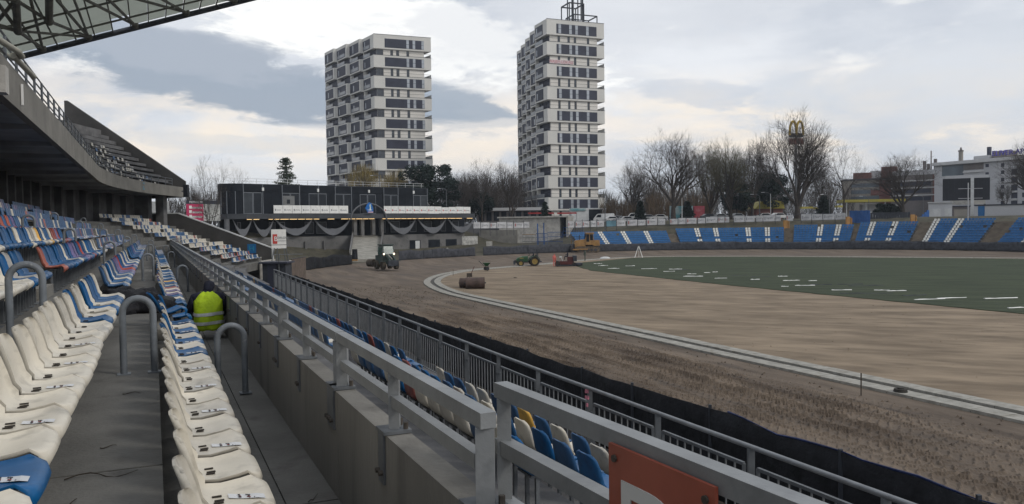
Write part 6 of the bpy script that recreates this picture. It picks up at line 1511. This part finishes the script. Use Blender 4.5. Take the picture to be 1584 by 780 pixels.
for a in [(934, 190, 2.9, 'white', 'white van parked at the foot of the taller tower', True), (948, 188, .2, 'white', 'white car parked right of the white van'), (961, 187, 3.3, 'silver', 'silver car parked between two white cars'), (972, 186, .1, 'white', 'white car parked left of the small spruce'), (941, 202, .4, 'dark grey', 'dark grey car parked behind the white van'), (957, 203, .2, 'silver', 'silver car parked in the back row near the tower'), (984, 200, 3.0, 'white', 'white van parked behind the small spruce', True), (1004, 186, .2, 'silver', 'silver car parked right of the small spruce'), (1018, 185, 3.2, 'white', 'white car parked left of the broad bare tree'), (1098, 188, .1, 'dark grey', 'dark grey car parked right of the pink container'), (1112, 187, 3.1, 'silver', 'silver car parked under the dense middle clump'), (1126, 188, .2, 'black', 'black car parked under the dense middle clump'), (1143, 187, .1, 'silver', 'silver car parked left of the kiosk'), (1180, 186, 3.2, 'white', 'white car parked in front of the kiosk'), (1206, 186, .2, 'white', 'white car parked right of the kiosk'), (1352, 200, .1, 'white', 'white car parked under the yellow edged canopy'), (1372, 198, 3.1, 'black', 'black car parked under the yellow edged canopy'), (1386, 200, .2, 'silver', 'silver car parked beside the round bare tree'), (867, 192, 3.0, 'red', 'red car parked at the foot of the taller tower'), (700, 206, .1, 'white', 'white car parked beyond the clubhouse balcony')]: car(*a)
# low shops along the road, awning
M['awn'] = mat('red awning cloth', (.35, .04, .04), .7, .15, 1)
f = Face(742, 207, 846, 205); shp = thing('shop_row', 'long low dark shop building left of the taller tower', 'building', f.a + V((0, 0, 6.4))); f.box('wall', 738, 846, 6, f.z(790, 326), -8, 0, 'office', shp); f.box('roof', 736, 848, f.z(790, 326), f.z(790, 321.5), -8.5, .8, 'strip', shp)
for i in range(9): f.box('window', 741 + i * 11.5, 749 + i * 11.5, 7, f.z(790, 327.5), 0, .05, 'glass_dk', shp)
f = Face(818, 198, 893, 197); aw = thing('shop_awning', 'red awnings in front of the taller tower', 'awning', f.a + V((0, 0, 7)))
for a, b in ((817, 838), (846, 857), (862, 892)): f.box('awning', a, b, f.z(a, 331.2), f.z(a, 329), -1.5, 0, 'awn', aw)
for px in (818, 838, 857, 892): f.box('post', px - .3, px + .3, 6.4, f.z(px, 330), -.3, -.1, 'galv_dull', aw)
f = Face(884, 206, 938, 208); sp = thing('shop', 'white and teal shop front at the foot of the taller tower', 'shop', f.a + V((0, 0, 6.4))); f.box('wall', 884, 938, 6.3, f.z(910, 322), -2, 0, 'white2', sp); f.box('sign_board', 882, 906, f.z(895, 326), f.z(895, 322.5), 0, .3, 'mural_t', sp); f.box('window', 911, 932, 6.6, f.z(920, 324), 0, .05, 'glass_dk', sp)
# grey concrete shelter on the bank
f = Face(770, 184, 879, 180); cs = thing('concrete_shelter', 'grey concrete shelter with a flat roof and a dark opening at its right', 'building', f.a + V((0, 0, 4.5))); f.box('wall', 772, 866, .5, f.z(820, 337), -7, 0, 'conc_light', cs); f.box('roof', 770, 879, f.z(820, 337), f.z(820, 335), -7.3, .5, 'conc_light', cs); f.box('side_wall', 876, 879, .5, f.z(820, 337), -7, .2, 'conc_light', cs); f.box('back_wall', 866, 876, .5, f.z(820, 337) - .02, -7, -5, 'clad_dk', cs); f.box('low_wall', 742, 800, .0, f.z(770, 356), -1, .4, 'conc', cs)
# barriers between the bank and the bulldozer
def barrier(a, b, y1, y2, Y, label, m1, m2, nb_=9):
    f = Face(a, Y, b, Y - 1); t = thing('steel_barrier', label, 'barrier', f.a + V((0, 0, 1))); z1, z2 = f.z(a, y2), f.z(a, y1); f.box('rail', a, b, z2 - .1, z2, -.04, .04, m1, t); f.box('rail', a, b, z1, z1 + .1, -.04, .04, m2, t); f.box('rail', a, b, (z1 + z2) / 2, (z1 + z2) / 2 + .08, -.03, .03, m2, t)
    for i in range(nb_ + 1): px = a + (b - a) * i / nb_; f.box('bar', px - .12, px + .12, z1 - .6, z2, -.03, .03, m2, t)
barrier(808, 828, 362.5, 374, 166, 'ochre topped steel barrier left of the blue fence', 'ochre', 'galv_dull'); barrier(829, 846, 361, 374, 167, 'left bay of the blue mesh fence behind the flat dark screen', 'blue_wall', 'blue_wall'); barrier(847, 870, 359, 374, 168, 'right bay of the blue mesh fence behind the flat dark screen', 'blue_wall', 'blue_wall', 12); barrier(871, 903, 352, 364, 172, 'blue handrail beside the left end of the far stand', 'blue_wall', 'blue_wall', 8)
for px, y0, y1, lab in ((831.5, 346, 374, 'left dark blue post behind the blue mesh fence'), (841, 345, 374, 'right dark blue post behind the blue mesh fence')):
    p = A(px, 340, 168); tag(MB().bar(V((p.x, p.y, Zat(px, y1, 168) - 1)), V((p.x, p.y, Zat(px, y0, 168))), .22).build('fence_post', M['blue_wall']), lab, 'post')
# lamp posts
for px, yt, Y, lab in ((1055, 301, 176, 'white lamp post right of the teal container'), (936, 300, 170, 'thin grey lamp post in front of the taller tower'), (1192, 300, 178, 'white lamp post before the yellow kiosk'), (1175, 303, 180, 'lamp post with a side arm left of the kiosk'), (1283, 303, 182, 'grey lamp post right of the tallest bare tree'), (1344, 306, 176, 'grey lamp post before the sand office building'), (691, 294, 186, 'thin grey lamp post beyond the right end of the clubhouse'), (588, 274, 178, 'curved lamp post behind the clubhouse roof'), (1428, 305, 178, 'thin lamp post left of the scoreboard')):
    p = A(px, 340, Y); t = thing('lamp_post', lab, 'lamp post', V((p.x, p.y, 6.2))); z_ = Zat(px, yt, Y); MB().tube([V((p.x, p.y, 4 if px > 900 else 6.2)), V((p.x, p.y, z_))], [.11, .07], 8).build('pole', M['white2'] if 'white' in lab else M['galv_dull'], t)
    MB().tube([V((p.x, p.y, z_ - .05)), V((p.x - .6, p.y, z_ + .3)), V((p.x - 1.4, p.y, z_ + .35))], .05, 6).build('arm', M['galv_dull'], t); MB().box((p.x - 1.7, p.y, z_ + .33), (.7, .25, .12)).build('lamp_head', M['white2'], t)
# ================================================================== LEFT CORNER: billboard, sign, gate
f = Face(289, 118, 341, 122); bb = thing('billboard', 'pink and grey billboard with a dark header left of the clubhouse', 'billboard', f.a + V((0, 0, 6.3)))
M['bb_pink'] = mat('magenta billboard print', (.42, .03, .10), .6, .15, .6); M['bb_grey'] = mat('pale billboard print', (.38, .39, .38), .6, .35, .8); M['bb_dark'] = mat('dark billboard header', (.03, .035, .05), .6, .1, 1)
zt_, zm, zb_ = f.z(315, 310.5), f.z(315, 316), f.z(315, 342); f.box('header', 289, 341, zm, zt_, -.1, .0, 'bb_dark', bb); f.box('pink_panel', 289, 315, zb_, zm, -.1, 0, 'bb_pink', bb); f.box('grey_panel', 315, 341, zb_, zm, -.1, 0, 'bb_grey', bb)
mm = f.a + f.e * (f.L * .5) + f.n * .02; text('header_text', 'MOTALE M', .42, V((mm.x, mm.y, (zm + zt_) / 2)) - f.e * 1.2, f.e, (0, 0, 1), M['white'], bb)
for i, py in enumerate((321.5, 328.5, 335.5)): f.box('text_line', 297 + i % 2, 313, f.z(305, py + 1.6), f.z(305, py - 1.2), 0, .02, 'bb_grey', bb); f.box('house_mark', 293, 297, f.z(305, py + 1.5), f.z(305, py - 3), 0, .02, 'white', bb)
for px in (291, 339): f.box('leg', px, px + .6, 5.5, zb_, -.4, -.1, 'galv_dull', bb)
f = Face(282, 84, 291, 84); spk = thing('loudspeaker', 'dark box loudspeaker hung at the end of the balcony', 'loudspeaker', f.a + V((0, 0, 8))); f.box('case', 284.5, 291, f.z(287, 305), f.z(287, 286), -.5, 0, 'screen', spk); f.box('bracket', 281, 285, f.z(287, 297), f.z(287, 295), -.3, -.2, 'galv_dull', spk)
f = Face(419, 74, 442, 75); sgb = thing('sponsor_sign', 'white sponsor sign with a red mark on a steel frame by the track gate', 'sign', f.a + V((0, 0, 2))); z1, z2 = f.z(430, 378.5), f.z(430, 355)
f.box('board', 419, 442, z1, z2, -.06, 0, 'sign_wh', sgb); f.box('lower_board', 419, 442, f.z(430, 384.5), z1 - .06, -.06, 0, 'sign_wh', sgb); f.box('red_mark', 421, 428, f.z(425, 377.3), f.z(425, 362.5), 0, .03, 'red_pr', sgb)
q = lambda px, y: f.a + f.e * f.t(px) + f.n * .05 + V((0, 0, f.z(px, y)))
text('mark_letter', 'B', .62, q(425.5, 370), f.e, (0, 0, 1), M['white'], sgb); text('sign_text', 'COFLOW', .30, q(435, 368), f.e, (0, 0, 1), M['grey_txt'], sgb); text('small_text', 'NOWA TREMO', .12, q(435, 372.7), f.e, (0, 0, 1), M['grey_txt'], sgb)
for a, b, c, d in ((423, 384, 416, 400), (428, 384, 424, 402), (438, 384, 441, 402), (441, 384, 447, 403)): MB().bar(q(a, b), q(c, d) + V((0, 0, -1)), .07).build('frame_bar', M['galv_dull'], sgb)
MB().bar(q(420, 394), q(466, 393), .07).build('frame_bar', M['galv_dull'], sgb)
f = Face(396, 72, 442, 72); db = thing('dugout', 'dark green and black bench shelter at the corner of the stand', 'shelter', f.a); f.box('body', 404, 440, .0, f.z(420, 408), -2, 0, 'steel_dark', db); f.box('roof', 400, 444, f.z(420, 408), f.z(420, 405.5), -2.3, .3, 'tw_dark', db); f.box('panel', 412, 426, .5, f.z(420, 408.2), .0, .06, 'tw_dark', db); f.box('post', 430, 431.5, .5, f.z(430, 393), .1, .2, 'galv_dull', db)
f = Face(441, 77, 450, 77.5); wp_ = thing('torn_hoarding', 'pair of torn white advertising panels beside the brown gate', 'panel', f.a); f.box('panel', 441, 444, .2, f.z(443, 404), -.05, 0, 'white2', wp_); f.box('panel', 445, 449.5, .2, f.z(447, 403), -.05, 0, 'sign_wh', wp_); f.box('print', 446, 448.5, .8, f.z(447, 406), 0, .02, 'grey_txt', wp_)
p = A(434, 410, 76.5); tag(MB().tube([V((p.x, p.y, 1.35)), V((p.x + .05, p.y + .5, 1.35))], .62, 20).tube([V((p.x, p.y - .03, 1.35)), V((p.x, p.y + .02, 1.35))], .45, 20).build('round_board', M['white2'], smooth=40), 'round pale board standing beside the torn white panels', 'board')
f = Face(449, 80, 471, 86); gt = thing('track_gate', 'brown boarded gate closing the track beside the black screen', 'gate', f.a); n = 7
M['gate'] = mat('brown muddy boards', (.12, .095, .078), .9, .2, 2)
for i in range(n): f.box('board', 449 + 22 * i / n + .05, 449 + 22 * (i + 1) / n - .05, .1, f.z(460, 399.5), -.05, .02 * (i % 2), 'gate', gt)
f.box('frame', 449, 471, f.z(460, 399.5), f.z(460, 398.8), -.08, .06, 'steel_dark', gt)
k = MB(); pts = [G(458, 422.5, .05), G(463, 419.5, .05), G(468, 417, .05), G(474, 415, .05)]
for a, b in zip(pts, pts[1:]): k.bar(a + V((0, 0, .12)), b + V((0, 0, .12)), .9, .3)
tag(k.build('white_kerb', M['conc_light']), 'short pale kerb at the foot of the brown gate', 'kerb')
p = G(549, 403.5, .3); t = thing('screen_roll', 'rolled end of the black screen with a yellow base at the ramp', 'roll', p); MB().tube([(0, 0, .1), (0, 0, 1.9)], [.5, .42], 12).build('roll', M['fabric'], t, 50, world=False); MB().box((0, -.3, .12), (1.0, .8, .24)).build('base', M['doz'], t, world=False)
p = G(757, 388, .42); t = thing('concrete_block', 'pale concrete panel standing in the gap of the dark screens', 'panel', p); MB().box((0, 0, 1.0), (1.3, .2, 2.0)).build('panel', M['conc_light'], t, world=False)
for px, py, m_, sz, lab in ((787, 388.0, 'white', (.7, .4, .25), 'small white sack on the dirt below the flat dark screen'), (795, 387.5, 'hivis', (.45, .35, .5), 'small lime bag on the dirt beside the white sack'), (799.5, 388.2, 'white', (.4, .3, .35), 'second smaller white sack right of the lime bag'), (692, 389, 'conc_light', (.35, .3, .5), 'small pale bag standing before the sagging grey screen'), (631, 399.5, 'conc_light', (1.2, .5, .2), 'low pale heap of rubble right of the loader')):
    p = G(px, py, .45); tag(MB().ell(p + V((0, 0, sz[2] * .6)), (sz[0] / 1.2, sz[1] / 1.2, sz[2]), 10, 6).build('sack', M[m_], smooth=60), lab, 'sack')
# pale sign boards seen through the openings at the end of the stand
f = Face(206, 100, 262, 100); wb_ = thing('white_hoarding', 'white hoarding seen through the gap under the end of the balcony', 'hoarding', f.a + V((0, 0, 6.3)))
for a, b in ((206, 224), (226, 243), (244, 262)): f.box('board', a, b, 6.2, f.z(230, 312), -.05, .0, 'white2', wb_)

# ================================================================== CLODS ON THE DIRT, AIR
ck_ = MB(); rc = random.Random(77)
def clod(p, r):
    a = rc.random() * 6; vs = [p + V((r * math.cos(a + 2.1 * i) * rc.uniform(.7, 1.3), r * math.sin(a + 2.1 * i) * rc.uniform(.7, 1.3), -.01)) for i in range(3)] + [p + V((rc.uniform(-.3, .3) * r, rc.uniform(-.3, .3) * r, r * rc.uniform(.5, .9)))]
    ck_.add(vs, [(0, 1, 3), (1, 2, 3), (2, 0, 3)], 0 if p.z < .025 else 1)
for i in range(2600):
    L = rc.uniform(11, 22.0) if i % 4 else rc.uniform(24.3, 60); s = rc.uniform(2, 75); clod(W(L, s, .03 if L > 23 else .02), rc.uniform(.02, .075) if L > 23 else rc.uniform(.03, .10))
o = ck_.build('earth_clods', [M['prints'], M['soil']]); tag(o, 'small loose clods of earth scattered over the dirt track and the infield soil', 'earth clods', kind='stuff')
hz_ = MB().box((0, 250, 48), (1612, 1512, 99)); o = hz_.build('haze', []) if False else None
hm = bpy.data.materials.new('thin grey air'); hm.use_nodes = True; ht = hm.node_tree; ht.nodes.clear(); hv = ht.nodes.new('ShaderNodeVolumePrincipled'); ho = ht.nodes.new('ShaderNodeOutputMaterial'); ht.links.new(hv.outputs[0], ho.inputs['Volume'])
hv.inputs['Color'].default_value = (.80, .88, 1, 1); hv.inputs['Density'].default_value = .0002; hv.inputs['Anisotropy'].default_value = .2
struct(hz_.build('haze', hm), 'stuff', 'thin grey blue air between the stand and the far buildings')
